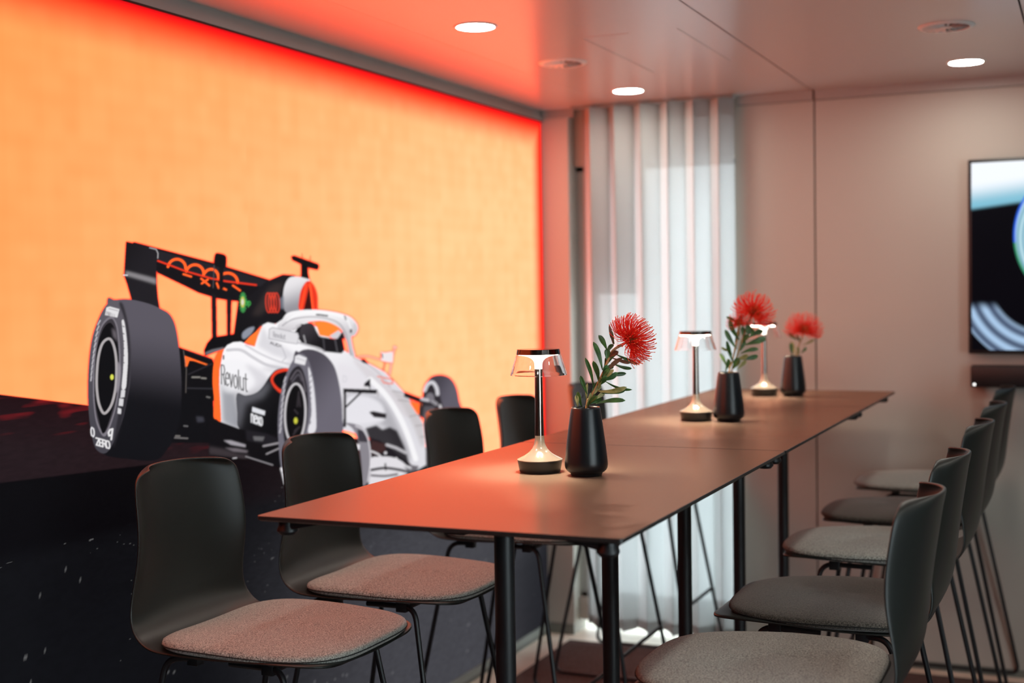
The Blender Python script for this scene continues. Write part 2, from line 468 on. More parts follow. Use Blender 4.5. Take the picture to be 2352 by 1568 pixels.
def draw_car(cv):
    BK = (16, 15, 20); OR = (255, 106, 42); RED = (250, 58, 30)
    # rear wing
    cv.poly(A((500,140),(1225,330),(1720,480),(1640,560),(1560,640),(1440,672),(1360,665),(1240,645),(1200,632),(1080,595),(960,535),(710,415),(640,250)), BK)
    cv.poly(A((720,215),(1220,345),(1700,490),(1640,540),(1300,500),(960,400),(715,300)), (34, 32, 38))
    for cx_, cy_, rx_, a0, a1 in ((885,375,80,178,350),(1048,425,80,183,352),(1190,465,70,188,352),(1345,500,88,215,350)):
        cv.stroke(A(*ell(cx_, cy_, rx_, 82, 12, 20, a0, a1)), 6.2, OR)
    cv.stroke(A((715,308),(830,350),(960,400),(1200,468),(1330,492),(1600,526)), 3.6, RED)
    for seg in (((945,428),(1015,450)),((1105,468),(1178,530)),((1165,476),(1110,512)),((1245,508),(1262,552)),((1296,552),(1330,568)),((1390,530),(1455,575))):
        cv.stroke(A(*seg), 4.5, OR)
    cv.poly(A((430,135),(490,150),(500,140),(700,195),(720,250),(704,330),(703,500),(715,640),(732,742),(600,690),(480,662),(440,520),(412,440),(420,300)),
            grad((22, 21, 25), (30, 28, 33), (290, 560), (350, 600)))
    cv.poly(A((425,400),(700,470),(700,520),(640,500),(428,440)), (150, 146, 150), 0.85, soft=5)
    cv.stroke(A((405,436),(440,438)), 2.6, (235, 230, 235))
    cv.stroke(A((640,190),(700,205),(716,240),(714,285)), 1.6, (205, 202, 205))
    cv.poly(spl(A((1232,250),(1270,242),(1325,262),(1332,310),(1322,372),(1260,365),(1222,345))), (14, 13, 17))
    cv.poly(A((1268,370),(1305,375),(1305,560),(1268,560)), BK)
    cv.stroke(A((1222,350),(1212,550)), 2.0, (80, 78, 84))
    cv.poly(A((1198,600),(1240,610),(1246,1000),(1205,1000)), (24, 23, 28))
    cv.poly(A((1336,640),(1378,655),(1370,985),(1340,985)), (24, 23, 28))
    # engine cover with fin
    cv.poly(A((1440,670),(1560,610),(1720,482),(1840,432),(1950,440),(1960,700),(1850,860),(1640,900),(1540,1010),(1500,1045),(1320,1095),(1140,1165),(1132,1115),(1160,1050),(1205,998),(1400,968)),
            grad((22, 21, 26), (9, 10, 14), (590, 640), (480, 790)))
    cv.poly(A((1560,800),(1700,560),(1760,520),(1850,500),(1800,640),(1640,800)), (66, 56, 54), 0.5, soft=9)
    cv.poly(A((1140,1135),(1200,1108),(1310,1085),(1310,1105),(1220,1130),(1150,1155)), (120, 118, 124), 0.9, soft=2)
    cv.poly(spl(A((1480,955),(1530,915),(1585,905),(1560,960),(1500,1010),(1475,1000))), (150, 155, 170), 0.9, soft=2)
    cv.poly(A((1500,1038),(1545,990),(1660,895),(1600,1080)), (255, 128, 50))
    # petal emblem and its letters
    for k in range(18):
        t = 2*pi*k/18
        cv.stroke([tuple(np.array(A((1481, 682))[0])+np.array((8.5*cos(t)*q, 23*sin(t)*q))) for q in (0.35, 1.0)], 1.9, (70, 165, 85))
    cv.poly(A(*ell(1479,680,20,50)), (196, 200, 90)); cv.poly(A(*ell(1478,680,11,28)), (225, 225, 210))
    text(cv, 'bp', A((1505,650))[0], (5, 1), (0, 13), 1.7, (70, 185, 85), 1.25)
    # four linked rings on the cover
    for cx_ in (1710, 1735, 1760, 1785):
        cv.stroke(A(*ell(cx_, 685, 24, 88, -3)), 2.2, (245, 70, 48), closed=True)
    # silver airbox and red intake
    cv.poly(spl(A((1900,462),(1985,452),(2085,480),(2040,520),(1998,600),(1990,720),(2000,780),(1930,810),(1860,760),(1842,660),(1855,540))),
            grad((235, 232, 235), (150, 148, 155), (650, 650), (672, 712)))
    cv.poly(A((1815,650),(1850,620),(1850,740),(1825,740)), (128, 132, 145), 0.8, soft=3)
    cv.poly(spl(A((2060,492),(2110,520),(2145,600),(2152,690),(2135,760),(1995,752),(1988,660),(2010,560))), (238, 58, 32))
    cv.poly(A((2078,540),(2028,752),(2120,752)), (60, 14, 12)); cv.stroke(A((2085,520),(2112,750)), 4.5, (255, 96, 50)); cv.stroke(A((2050,520),(2000,748)), 3.5, (255, 86, 44))
    # camera pod on top
    cv.poly(A((1915,268),(1945,262),(2160,338),(2168,360),(2155,392),(2070,372),(1925,302)), (14, 12, 16))
    cv.poly(A((2005,335),(2066,358),(2068,420),(2080,475),(2004,455)), (12, 11, 15))
    cv.stroke(A((2012,240),(2016,285)), 1.1, (150, 30, 20)); cv.stroke(A((2088,262),(2086,308)), 1.1, (150, 30, 20))
    # rear suspension and dark gap beside the sidepod
    cv.poly(A((900,1085),(1205,1190),(1230,1250),(1225,1568),(900,1568)), (12, 12, 16))
    cv.poly(G((850,520),(1150,640),(1160,1110),(1250,1180),(1269,1330),(700,1330),(740,1290),(860,1100)), (10, 11, 15))
    cv.poly(A((955,1162),(1165,1240),(1150,1248),(1040,1210),(1000,1206),(980,1260),(962,1262)), (255, 118, 46))
    cv.stroke(A((930,1105),(1200,1200)), 3.6, (26, 25, 30)); cv.stroke(A((990,1330),(1200,1235)), 3.4, (38, 36, 42))
    cv.stroke(G((900,540),(925,700),(920,900)), 1.6, (120, 112, 108), 0.7)
    for seg, c_ in ((((975,768),(1040,768)),(150,146,140)),(((1055,775),(1092,778)),(150,146,140)),(((935,862),(1150,866)),(48,48,54)),(((1100,936),(1125,942)),(120,118,116)),(((905,1185),(935,1188)),(110,108,110)),(((735,1266),(868,1272)),(125,120,118)),(((805,1285),(935,1292)),(120,116,116))):
        cv.stroke(G(*seg), 3.4, c_, 0.85)
    cv.poly(G((1010,1105),(1070,1110),(1080,1150),(1020,1155)), (70, 70, 80), 0.7, soft=4)
    # body: silver
    body = B((118,440),(150,400),(200,376),(262,372),(320,398),(375,412),(400,330),(440,235),(480,215),(545,228),(600,190),(700,160),(900,260),(1100,440),(1190,492),(1300,545),(1440,620),(1530,712),(1620,812),(1690,930),(1755,1040),(1772,1180),(1776,1380),(1700,1424),(1660,1380),(1400,1180),(1120,1100),(600,1000),(420,1120),(180,1075),(96,1028),(82,800),(88,600))
    cv.poly(body, grad((250, 248, 251), (224, 222, 228), (620, 800), (720, 980)))
    cv.poly(B((95,700),(110,1030),(170,1068),(260,1090),(230,900),(210,780),(130,700)), (150, 152, 160), 0.9, soft=10)
    # shaded folds of the sidepod top
    cv.stroke(spl(B((150,440),(260,440),(360,500),(470,560),(600,590)), closed=False), 7, (168, 166, 174), 0.55)
    cv.stroke(spl(B((300,400),(420,470),(560,530),(680,560)), closed=False), 5, (190, 188, 195), 0.6)
    cv.poly(B((440,240),(400,410),(520,480),(640,520),(700,470),(560,380),(490,340)), (214, 212, 218), 0.8, soft=8)
    cv.stroke(B((590,400),(630,500),(600,530)), 2.5, (175, 173, 180), 0.6)
    cv.poly(spl(B((420,600),(560,560),(700,600),(640,560),(700,470),(900,540),(700,700),(560,640))), (206, 203, 210), 0.55, soft=10)
    cv.poly(spl(B((100,560),(240,520),(420,600),(480,680),(400,760),(240,790),(110,760))), (244, 243, 247), 0.7, soft=9)
    cv.poly(spl(B((300,560),(420,610),(500,690),(440,760),(300,800),(380,700))), (200, 197, 204), 0.55, soft=9)
    cv.poly(spl(B((1060,560),(1180,600),(1290,680),(1330,790),(1100,760))), (232, 228, 234), 0.8, soft=7)
    cv.poly(spl(B((1180,520),(1330,600),(1500,760),(1640,960),(1600,980),(1440,800),(1280,650))), (214, 206, 210), 0.6, soft=5)
    # orange rear edge stripe
    cv.poly(spl(B((122,432),(70,470),(38,560),(30,700),(42,850),(38,985),(70,1010),(98,1028),(92,860),(84,700),(92,560),(108,480))), (255, 112, 42))
    # black flank
    cv.poly(spl(B((228,800),(300,812),(380,792),(440,740),(500,650),(560,598),(660,596),(720,700),(700,1000),(620,1120),(420,1130),(250,1085),(232,960))),
            grad((30, 30, 34), (8, 9, 13), (545, 905), (640, 960)))
    cv.poly(B((205,760),(300,800),(420,760),(480,690),(500,740),(440,830),(300,880),(250,1080),(225,1080)), (120, 120, 128), 0.55, soft=12)
    # side intake
    cv.poly(spl(B((505,690),(520,640),(570,602),(660,598),(660,720),(610,798),(545,760))), (238, 64, 38))
    cv.poly(spl(B((525,690),(540,650),(580,626),(650,622),(650,740),(600,765),(555,738))), (7, 8, 12))
    # writing on the sidepod
    text(cv, 'Revolut', B((100,560))[0], (8.1, 2.5), (0.5, 44), 2.3, (28, 26, 32), 1.17)
    cv.stroke(B((118,486),(118,512)), 3.4, (40, 38, 44))
    cv.poly(B((355,905),(460,940),(455,975),(352,945)), (225, 226, 232))
    text(cv, 'nexo', B((346,930))[0], (5.6, 2.0), (0.3, 28), 2.6, (236, 236, 240), 1.15)
    # floor and lower bargeboards
    cv.poly(B((0,1000),(96,1028),(250,1085),(420,1130),(600,1120),(600,1400),(520,1390),(300,1330),(200,1320),(0,1300)), (13, 12, 16))
    cv.poly(B((0,1230),(120,1250),(240,1290),(330,1300),(300,1335),(200,1320),(0,1290)), (70, 62, 66), 0.7, soft=6)
    cv.poly(B((120,1180),(180,1180),(300,1215),(300,1235),(180,1215)), (170, 165, 172), 0.9, soft=2)
    cv.poly(B((130,1240),(230,1245),(320,1265),(310,1280),(200,1270)), (120, 112, 118), 0.9, soft=3)
    cv.poly(B((360,1145),(455,1150),(440,1185),(370,1180)), (215, 212, 215), 0.9, soft=2)
    cv.poly(B((300,1095),(460,1120),(560,1160),(555,1200),(450,1210),(310,1180)), (34, 32, 38), 0.8, soft=3)
    for seg, w_ in ((((445,1225),(570,1200)),4.5),(((470,1290),(570,1245)),3.5),(((300,1310),(520,1380)),2.5)):
        cv.stroke(B(*seg), w_, (165, 160, 165), 0.8)
    cv.stroke(B((195,1325),(225,1322)), 2.2, (215, 212, 215))
    # cockpit interior, headrest
    cv.poly(B((745,225),(850,232),(905,330),(1030,350),(1090,340),(1110,440),(1085,468),(930,452),(760,385),(700,300)), (22, 21, 26))
    cv.poly(spl(B((745,300),(770,232),(850,228),(895,340),(930,440),(780,380))), grad((60, 56, 62), (16, 16, 20), (690, 745), (735, 800)))
    cv.stroke(B((905,330),(935,345),(945,445)), 3, (70, 68, 74)); cv.stroke(B((1030,350),(1050,455)), 2.4, (92, 90, 96))
    cv.stroke(B((775,320),(790,380)), 2.2, (190, 188, 192)); cv.stroke(B((700,240),(745,235),(690,272)), 5, (200, 196, 200))
    cv.poly(B((870,210),(960,200),(1040,235),(1080,280),(985,335),(905,320)), (255, 140, 52))
    cv.poly(B((985,325),(1060,278),(1085,300),(1075,350),(1010,345)), (215, 210, 215))
    cv.poly(B((1050,350),(1095,285),(1115,350)), (30, 28, 32))
    # halo
    halo = spl(B((560,250),(600,190),(640,140),(720,118),(850,110),(1000,124),(1140,160),(1205,215),(1222,270),(1195,322),(1168,335),(1180,420),(1196,492),(1150,475),(1128,380),(1090,285),(1030,235),(940,204),(830,208),(720,236),(665,290),(600,285)))
    cv.poly(halo, grad((250, 248, 250), (205, 201, 206), (700, 712), (700, 770)))
    cv.stroke(spl(B((600,240),(680,190),(820,168),(960,180),(1060,220),(1115,300),(1145,420),(1165,480)), closed=False), 3.2, (150, 146, 152), 0.7)
    cv.stroke(spl(B((640,200),(720,150),(860,132),(1010,145),(1120,185),(1160,260)), closed=False), 3.0, (255, 255, 255), 0.8)
    for seg in (((880,150),(912,152)),((922,154),(940,156)),((950,158),(968,160))): cv.stroke(B(*seg), 3.6, (60, 58, 64))
    cv.stroke(B((1110,160),(1120,190)), 3, (90, 88, 94)); cv.poly(B(*ell(1162,285,9,16)), (40, 38, 42))
    cv.stroke(B((1190,230),(1200,290)), 4, (205, 202, 206))
    # mirror and its writing
    cv.poly(B((492,268),(520,255),(725,300),(735,330),(722,390),(640,378),(490,345)), (226, 224, 228))
    cv.stroke(B((492,268),(520,255),(725,300),(735,330),(722,390),(640,378),(490,345)), 1.6, (160, 158, 165), closed=True)
    text(cv, 'Revolut', B((525,290))[0], (3.7, 0.8), (0.2, 12), 1.2, (150, 148, 155), 1.2)
    text(cv, 'AUDI', B((500,368))[0], (6.2, 2.1), (0.1, 6), 1.3, (60, 58, 64), 1.2)
    cv.stroke(spl(B((735,380),(820,405),(900,428),(940,455)), closed=False), 4.5, (196, 193, 198))
    # nose details
    cv.poly(spl(B((1110,820),(1250,800),(1400,830),(1480,920),(1560,1080),(1640,1250),(1640,1350),(1560,1300),(1500,1150),(1380,1040),(1130,1010))), (120, 118, 126), 0.55, soft=12)
    cv.poly(spl(B((1130,830),(1280,815),(1400,870),(1440,960),(1400,1030),(1130,1030))), (236, 234, 240), 0.9, soft=6)
    cv.poly(B((1280,1080),(1370,1055),(1420,1090),(1480,1070),(1540,1100),(1600,1230),(1650,1400),(1480,1420),(1330,1230)), (30, 26, 32), 0.97, soft=3)
    cv.poly(B((1330,1180),(1450,1210),(1440,1270),(1360,1300),(1320,1240)), (66, 42, 42), 0.95, soft=3)
    cv.stroke(spl(B((1320,680),(1440,800),(1540,950),(1620,1120),(1690,1330)), closed=False), 12, (250, 249, 251), 0.9)
    cv.poly(B((1480,760),(1600,800),(1690,930),(1750,1040),(1768,1200),(1740,1240),(1680,1080),(1590,900)), (196, 190, 192), 0.75, soft=6)
    for seg in (((1500,775),(1610,790)),((1545,850),(1650,858)),((1640,985),(1720,965)),((1690,1060),(1755,1052)),((1730,1150),(1768,1148))):
        cv.stroke(B(*seg), 1.8, (140, 132, 134), 0.8)
    cv.stroke(spl(B((1180,500),(1300,560),(1400,640),(1480,740)), closed=False), 3.4, (170, 150, 152), 0.5)
    for seg in (((1380,655),(1500,680)),((1410,680),(1430,705)),((1430,708),(1500,715)),((1500,680),(1502,715))):
        cv.stroke(B(*seg), 2.6, (250, 100, 62))
    cv.poly(B((1270,715),(1320,672),(1322,760),(1270,738)), (34, 32, 38)); cv.stroke(B((1262,748),(1300,750)), 7, (225, 222, 226))
    cv.poly(B((1310,948),(1345,940),(1452,962),(1450,1000),(1350,990)), (40, 36, 40))
    cv.poly(B((1095,755),(1380,765),(1370,798),(1110,785)), (20, 18, 22))
    cv.stroke(B((1240,790),(1120,905)), 4.2, (24, 22, 26)); cv.stroke(B((1110,770),(1110,1060)), 6.5, (30, 27, 32)); cv.stroke(B((1100,800),(1100,1000)), 2, (190, 186, 190))
    cv.stroke(B((1380,780),(1384,812)), 5, (190, 186, 190)); text(cv, 'D', B((1098,650))[0], (8, 1), (0, 14), 2.0, (214, 212, 218))
    # mast and sensor by the nose
    cv.stroke(spl(B((1220,495),(1300,490),(1420,525)), closed=False), 3.0, (248, 190, 170))
    cv.poly(B((1405,455),(1440,462),(1500,452),(1510,470),(1505,545),(1440,535),(1410,525)), (240, 232, 234))
    cv.stroke(B((1520,410),(1508,470)), 3, (245, 190, 180)); cv.stroke(B((1512,412),(1532,420)), 4, (245, 200, 190))
    cv.stroke(B((1492,540),(1478,640)), 3.4, (248, 190, 180)); cv.stroke(B((1440,540),(1425,610)), 2.6, (246, 130, 100))
    cv.poly(B((1240,520),(1270,512),(1310,555),(1260,545)), (60, 34, 36)); cv.stroke(B((1412,470),(1418,500)), 3, (40, 38, 44))
    # front wing
    cv.poly(spl(B((1120,1040),(1190,1045),(1260,1080),(1305,1160),(1325,1300),(1322,1440),(1300,1520),(1255,1545),(1250,1400),(1225,1200),(1180,1090))), (138, 134, 142))
    cv.poly(B((1215,1090),(1262,1100),(1300,1170),(1300,1195),(1225,1190)), (62, 58, 66)); cv.stroke(spl(B((1200,1060),(1262,1095),(1304,1180),(1322,1340),(1300,1515)), closed=False), 2.6, (226, 222, 228))
    cv.poly(B((1210,1205),(1235,1215),(1232,1260),(1215,1250)), (235, 232, 236))
    cv.poly(spl(B((1322,1330),(1400,1312),(1500,1318),(1590,1360),(1640,1440),(1500,1490),(1320,1560),(1322,1440))), (226, 223, 228))
    cv.stroke(spl(B((1330,1420),(1440,1405),(1560,1420),(1640,1440)), closed=False), 6, (52, 48, 54))
    cv.stroke(spl(B((1330,1465),(1440,1470),(1540,1455)), closed=False), 4.5, (84, 80, 86)); cv.stroke(B((1442,1370),(1446,1420)), 3.5, (20, 18, 22))
    cv.stroke(spl(B((1330,1268),(1380,1290),(1410,1318)), closed=False), 4, (225, 222, 226)); cv.stroke(B((1455,1215),(1530,1240),(1610,1280)), 6.5, (190, 187, 192))
    cv.poly(B((1590,1390),(1650,1380),(1720,1390),(1700,1425),(1640,1440)), (110, 106, 112)); cv.stroke(B((1600,1385),(1650,1405)), 4, (230, 228, 232))
    for c_ in ((1445,1282),(1532,1330)): cv.poly(B(*ell(*c_, 12, 12)), (225, 222, 226))
    # far front wheel
    cv.stroke(B((1610,810),(1740,860),(1870,875)), 9, (26, 22, 26)); cv.stroke(B((1600,790),(1730,838)), 3, (20, 18, 22))
    cv.poly(B((1640,865),(1745,880),(1735,985),(1700,960)), (255, 122, 50)); cv.stroke(B((1730,880),(1725,980)), 4, (44, 40, 44))
    cv.poly(spl(B((1752,830),(1760,740),(1800,680),(1840,652),(1910,646),(1975,672),(2020,740),(2045,850),(2055,990),(1760,1000),(1745,920))), grad((70, 66, 76), (96, 92, 104), (1008, 860), (1050, 880)))
    cv.poly(spl(B((1745,990),(1748,850),(1770,760),(1820,720),(1870,770),(1905,870),(1920,990))), (44, 40, 46))
    cv.stroke(spl(B((1765,770),(1790,720),(1830,705),(1862,750),(1870,800)), closed=False), 8, (214, 212, 218))
    cv.poly(B(*ell(1810,830,34,40)), (120, 116, 124)); cv.stroke(B((1740,840),(1790,850)), 7, (196, 192, 198)); cv.stroke(B((1830,860),(1860,880)), 8, (150, 146, 152)); cv.stroke(B((1890,895),(1896,915)), 6, (210, 206, 210))
    cv.poly(B((1760,900),(1850,900),(1830,990),(1750,990)), (92, 88, 94), 0.9, soft=3)
    # near front wheel
    def wheel(F, tread, side, rim, ring, c_tr, hub):
        cv.poly(spl(F(*tread)), c_tr); cv.poly(spl(F(*side)), (104, 100, 110))
    cv.poly(spl(B((690,520),(740,455),(800,434),(880,445),(960,490),(1025,575),(1062,700),(1085,850),(1092,1000),(1092,1110),(980,1300),(700,1540),(650,1200))),
            grad((78, 74, 84), (108, 104, 116), (700, 840), (790, 900)))
    cv.poly(spl(B((640,620),(690,520),(745,468),(800,500),(840,600),(870,760),(882,900),(875,1100),(840,1300),(760,1450),(640,1545),(590,1400),(570,1200),(565,1000),(590,780))), (112, 109, 120))
    cv.poly(spl(B((660,640),(720,572),(765,600),(800,720),(812,880),(800,1050),(750,1200),(680,1300),(620,1200),(605,1000),(620,800))), (40, 37, 43))
    cv.stroke(spl(B((668,680),(722,606),(762,650),(790,780)), closed=False), 3, (110, 104, 112), 0.8); cv.stroke(spl(B((680,700),(730,640),(762,690)), closed=False), 4, (86, 82, 90), 0.9)
    cv.poly(B(*ell(705,960,84,248,2)), (9, 9, 12)); cv.stroke(B(*ell(705,960,84,245,2)), 4.6, (206, 202, 206), closed=True)
    for seg in (((735,780),(722,900)),((725,960),(700,930)),((700,1100),(740,1070)),((690,1130),(720,1090)),((735,820),(745,900))): cv.stroke(B(*seg), 4, (52, 47, 52), 0.9)
    cv.poly(B(*ell(710,1018,15,26)), (206, 206, 70))
    cv.poly(B((705,490),(735,478),(800,505),(785,565),(700,545)), (232, 230, 234)); cv.stroke(B((715,505),(785,528)), 1.2, (150, 146, 152))
    cv.poly(spl(B((812,585),(838,640),(862,780),(876,960),(872,1100),(810,1110),(838,960),(828,780))), (226, 224, 230))
    for k in range(9): cv.stroke(B((838-k*0.8, 640+k*48), (826, 660+k*48)), 2.2, (120, 117, 126), 0.9)
    for k in range(9): cv.stroke(B((628-k*6.0+(k*k)*0.1, 660+k*52), (614-k*6.0+(k*k)*0.2, 700+k*52)), 3.0, (205, 202, 208), 0.9)
    cv.stroke(B((592,1410),(604,1450),(622,1530)), 6, (226, 224, 228)); cv.stroke(B((600,1440),(630,1460)), 3.5, (180, 178, 184))
    # near rear wheel
    cv.poly(spl(G((250,150),(320,108),(450,104),(600,138),(705,182),(780,228),(828,320),(858,480),(878,700),(885,900),(872,1120),(830,1270),(760,1390),(660,1480),(430,1470),(220,1430),(160,1300),(400,800))),
            grad((92, 88, 98), (14, 15, 20), (330, 740), (300, 930)))
    cv.poly(spl(G((330,106),(400,180),(440,330),(452,560),(445,800),(420,950),(380,1130),(300,1330),(230,1420),(150,1380),(110,1240),(88,1050),(82,860),(90,650),(115,450),(165,290),(240,150))),
            grad((96, 92, 100), (70, 68, 76), (240, 700), (240, 1010)))
    cv.poly(spl(G((385,150),(430,330),(450,560),(440,820),(400,1050),(330,1300),(300,1360),(340,1100),(400,850),(425,560),(400,300),(350,140))), (36, 34, 40), 0.85, soft=3)
    cv.poly(spl(G((272,250),(330,310),(355,470),(362,650),(350,860),(310,1080),(230,1275),(160,1180),(130,1000),(125,800),(140,560),(190,340))), (126, 121, 130))
    cv.poly(spl(G((278,268),(322,330),(342,480),(350,650),(340,860),(300,1070),(226,1245),(170,1160),(142,1000),(137,800),(150,560),(198,350))), (62, 58, 64))
    cv.poly(spl(G((270,302),(318,370),(338,500),(345,660),(334,860),(290,1060),(215,1252),(172,1120),(145,980),(140,800),(153,560),(205,370))), (8, 9, 13))
    cv.poly(G((288,345),(322,380),(338,470),(318,440),(300,420)), (120, 112, 120), 0.8, soft=5)
    cv.stroke(spl(G((262,438),(300,490),(322,600),(326,740),(315,880),(280,1010),(222,1078),(180,1010),(160,900),(156,770),(170,600),(205,480))), 5.6, (178, 172, 174), closed=True)
    cv.poly(spl(G((335,640),(362,690),(350,850),(322,900),(334,780))), (150, 144, 152), 0.9, soft=3)
    cv.poly(G(*ell(288,768,15,24)), (222, 226, 90))
    cv.poly(G((240,172),(268,162),(352,186),(334,258),(228,236)), (228, 226, 228)); cv.stroke(G((262,180),(340,200)), 1.3, (140, 136, 140)); text(cv, 'PIRELLI', G((240,204))[0], (2.5, 0.9), (-0.4, 8), 1.0, (150, 146, 150), 1.3)
    cv.poly(spl(G((372,285),(392,288),(412,420),(424,600),(416,760),(405,862),(372,862),(384,700),(390,500),(376,340))), (226, 224, 226))
    for k in range(6): cv.stroke(G((380+k*1.0, 330+k*62), (392, 336+k*62)), 2.0, (90, 87, 94))
    for q in (((368,878),(402,880),(396,940),(360,945)),((352,950),(388,955),(382,1018),(345,1012)),((338,1030),(368,1040),(366,1085),(336,1080))): cv.poly(G(*q), (216, 214, 218))
    for k in range(11): cv.stroke(G((186-k*11+k*k*0.35, 282+k*48), (166-k*9+k*k*0.3, 318+k*48)), 3.0, (200, 196, 202), 0.85)
    text(cv, 'P', G((292,1212))[0], (-9, 3), (-3, 24), 4.2, (232, 230, 232)); 
    text(cv, 'ZERO', G((150,1288))[0], (8, 2.2), (1.0, 16), 3.2, (232, 230, 232), 0.95); text(cv, 'O', G((108,1195))[0], (7, 5), (0, 18), 3.2, (226, 224, 228))

cv = Canvas(); draw_car(cv)
_A = blur(cv.a, 1.6)
_HALO = blur((cv.a > 0.5).astype(float), 6.0)
_RGB = np.stack([blur(cv.rgb[..., k]*cv.a, 1.6) for k in range(3)], -1)

def sample(arr, px, py):
    x = np.clip((px-cv.X0)*cv.SC-0.5, 0, cv.w-1.001); y = np.clip((py-cv.Y0)*cv.SC-0.5, 0, cv.h-1.001)
    i = x.astype(int); j = y.astype(int); u = x-i; v = y-j
    if arr.ndim == 3: u = u[..., None]; v = v[..., None]
    return (arr[j, i]*(1-u)*(1-v)+arr[j, i+1]*u*(1-v)+arr[j+1, i]*(1-u)*v+arr[j+1, i+1]*u*v)

rng = np.random.default_rng(3)
def vnoise(y, z, sy, sz, seed):
    r = np.random.default_rng(seed).random((64, 64))
    a = (y/sy) % 63; b = (z/sz) % 63; i = a.astype(int); j = b.astype(int); u = smooth01(a-i); v = smooth01(b-j)
    return r[i, j]*(1-u)*(1-v)+r[i+1, j]*u*(1-v)+r[i, j+1]*(1-u)*v+r[i+1, j+1]*u*v

ZT = 2.232; ZB0 = 0.045; YL = -2.35
def mural_colour(y, z):
    # orange upper field, redder towards the lit frame edges
    d = np.minimum(ZT-z, (YF-0.004-y)*1.15)
    d = np.minimum(d, (y-YL))
    t = smooth01((d-0.014)/0.135)[..., None]
    g = np.clip((y-2.2)/2.4, 0, 1)*np.clip(1.25-abs(z-1.45)/1.3, 0, 1)
    g = np.clip(g+0.25*(1-np.clip((z-1.0)/1.2, 0, 1)), 0, 1)[..., None]
    core = lin((255, 163, 86))*(1-g)+lin((255, 208, 146))*g
    # woven squares of the textile, faint
    sq = 0.5+0.25*(np.sign(np.sin(2*pi*y/0.118))*0.6+np.sin(2*pi*y/0.059)*0.4)+0.25*np.sin(2*pi*z/0.055+0.7*np.sin(y*6))
    n = vnoise(y, z, 0.05, 0.05, 5)
    core = core*(1+np.array([0, 0.085, 0.14])*((sq-0.5)*0.5+(n-0.5)*1.2)[..., None])
    core[..., 0] = MURAL_RED
    edge = lin((232, 10, 20)); mid = np.array([MURAL_RED*0.8, 0.05, 0.012])
    t2 = smooth01((d-0.0)/0.05)[..., None]
    rim = edge*(1-t2)+mid*t2
    col = rim*(1-t)+core*t
    # dark studio floor of the print
    hz = 1.2425-0.1711*(y-2.475)
    below = hz-z
    fl = np.zeros(col.shape)
    a = lin((30, 9, 14)); b = lin((34, 22, 26)); c = lin((3, 3, 6)); e = lin((11, 12, 16)); f = lin((72, 72, 78))
    k = np.clip(below/0.12, 0, 1)[..., None]
    fl = a*(1-k)+b*k
    red = np.clip(vnoise(y, z, 0.06, 0.008, 9)-0.62, 0, 1)[..., None]*np.clip(1-below/0.1, 0, 1)[..., None]
    fl = fl+red*np.array([0.5, 0.01, 0.015])
    px, py = px_of(XM, np.maximum(y, 1.4), z)
    edge1 = 1.098-0.045*(y-2.2)
    bl = smooth01((edge1-z)/0.006)[..., None]
    bl = bl*np.clip(1.6-(y-2.4)*1.2, 0, 1)[..., None]
    fl = fl*(1-bl)+c*bl
    lo = smooth01((0.955-0.02*(y-2.2)-z)/0.06)[..., None]
    fl = fl*(1-lo)+e*lo
    gr = (smooth01((y-2.8)/1.3)*smooth01((1.05-z)/0.5))[..., None]
    fl = fl*(1-0.85*gr)+f*0.85*gr
    dk = (smooth01((y-4.55)/0.7)*smooth01((0.62-z)/0.3))[..., None]
    fl = fl*(1-0.8*dk)+lin((14, 15, 22))*0.8*dk
    sp = (vnoise(y, z, 0.012, 0.003, 21) > 0.94)*(vnoise(y, z, 0.11, 0.05, 33) > 0.62)*(z < 0.93)
    fl = fl+sp[..., None]*0.09
    fl = fl*(0.85+0.3*vnoise(y, z, 0.02, 0.005, 41))[..., None]
    h = smooth01((below+0.002)/0.004)[..., None]
    return col*(1-h)+fl*h, px, py, h

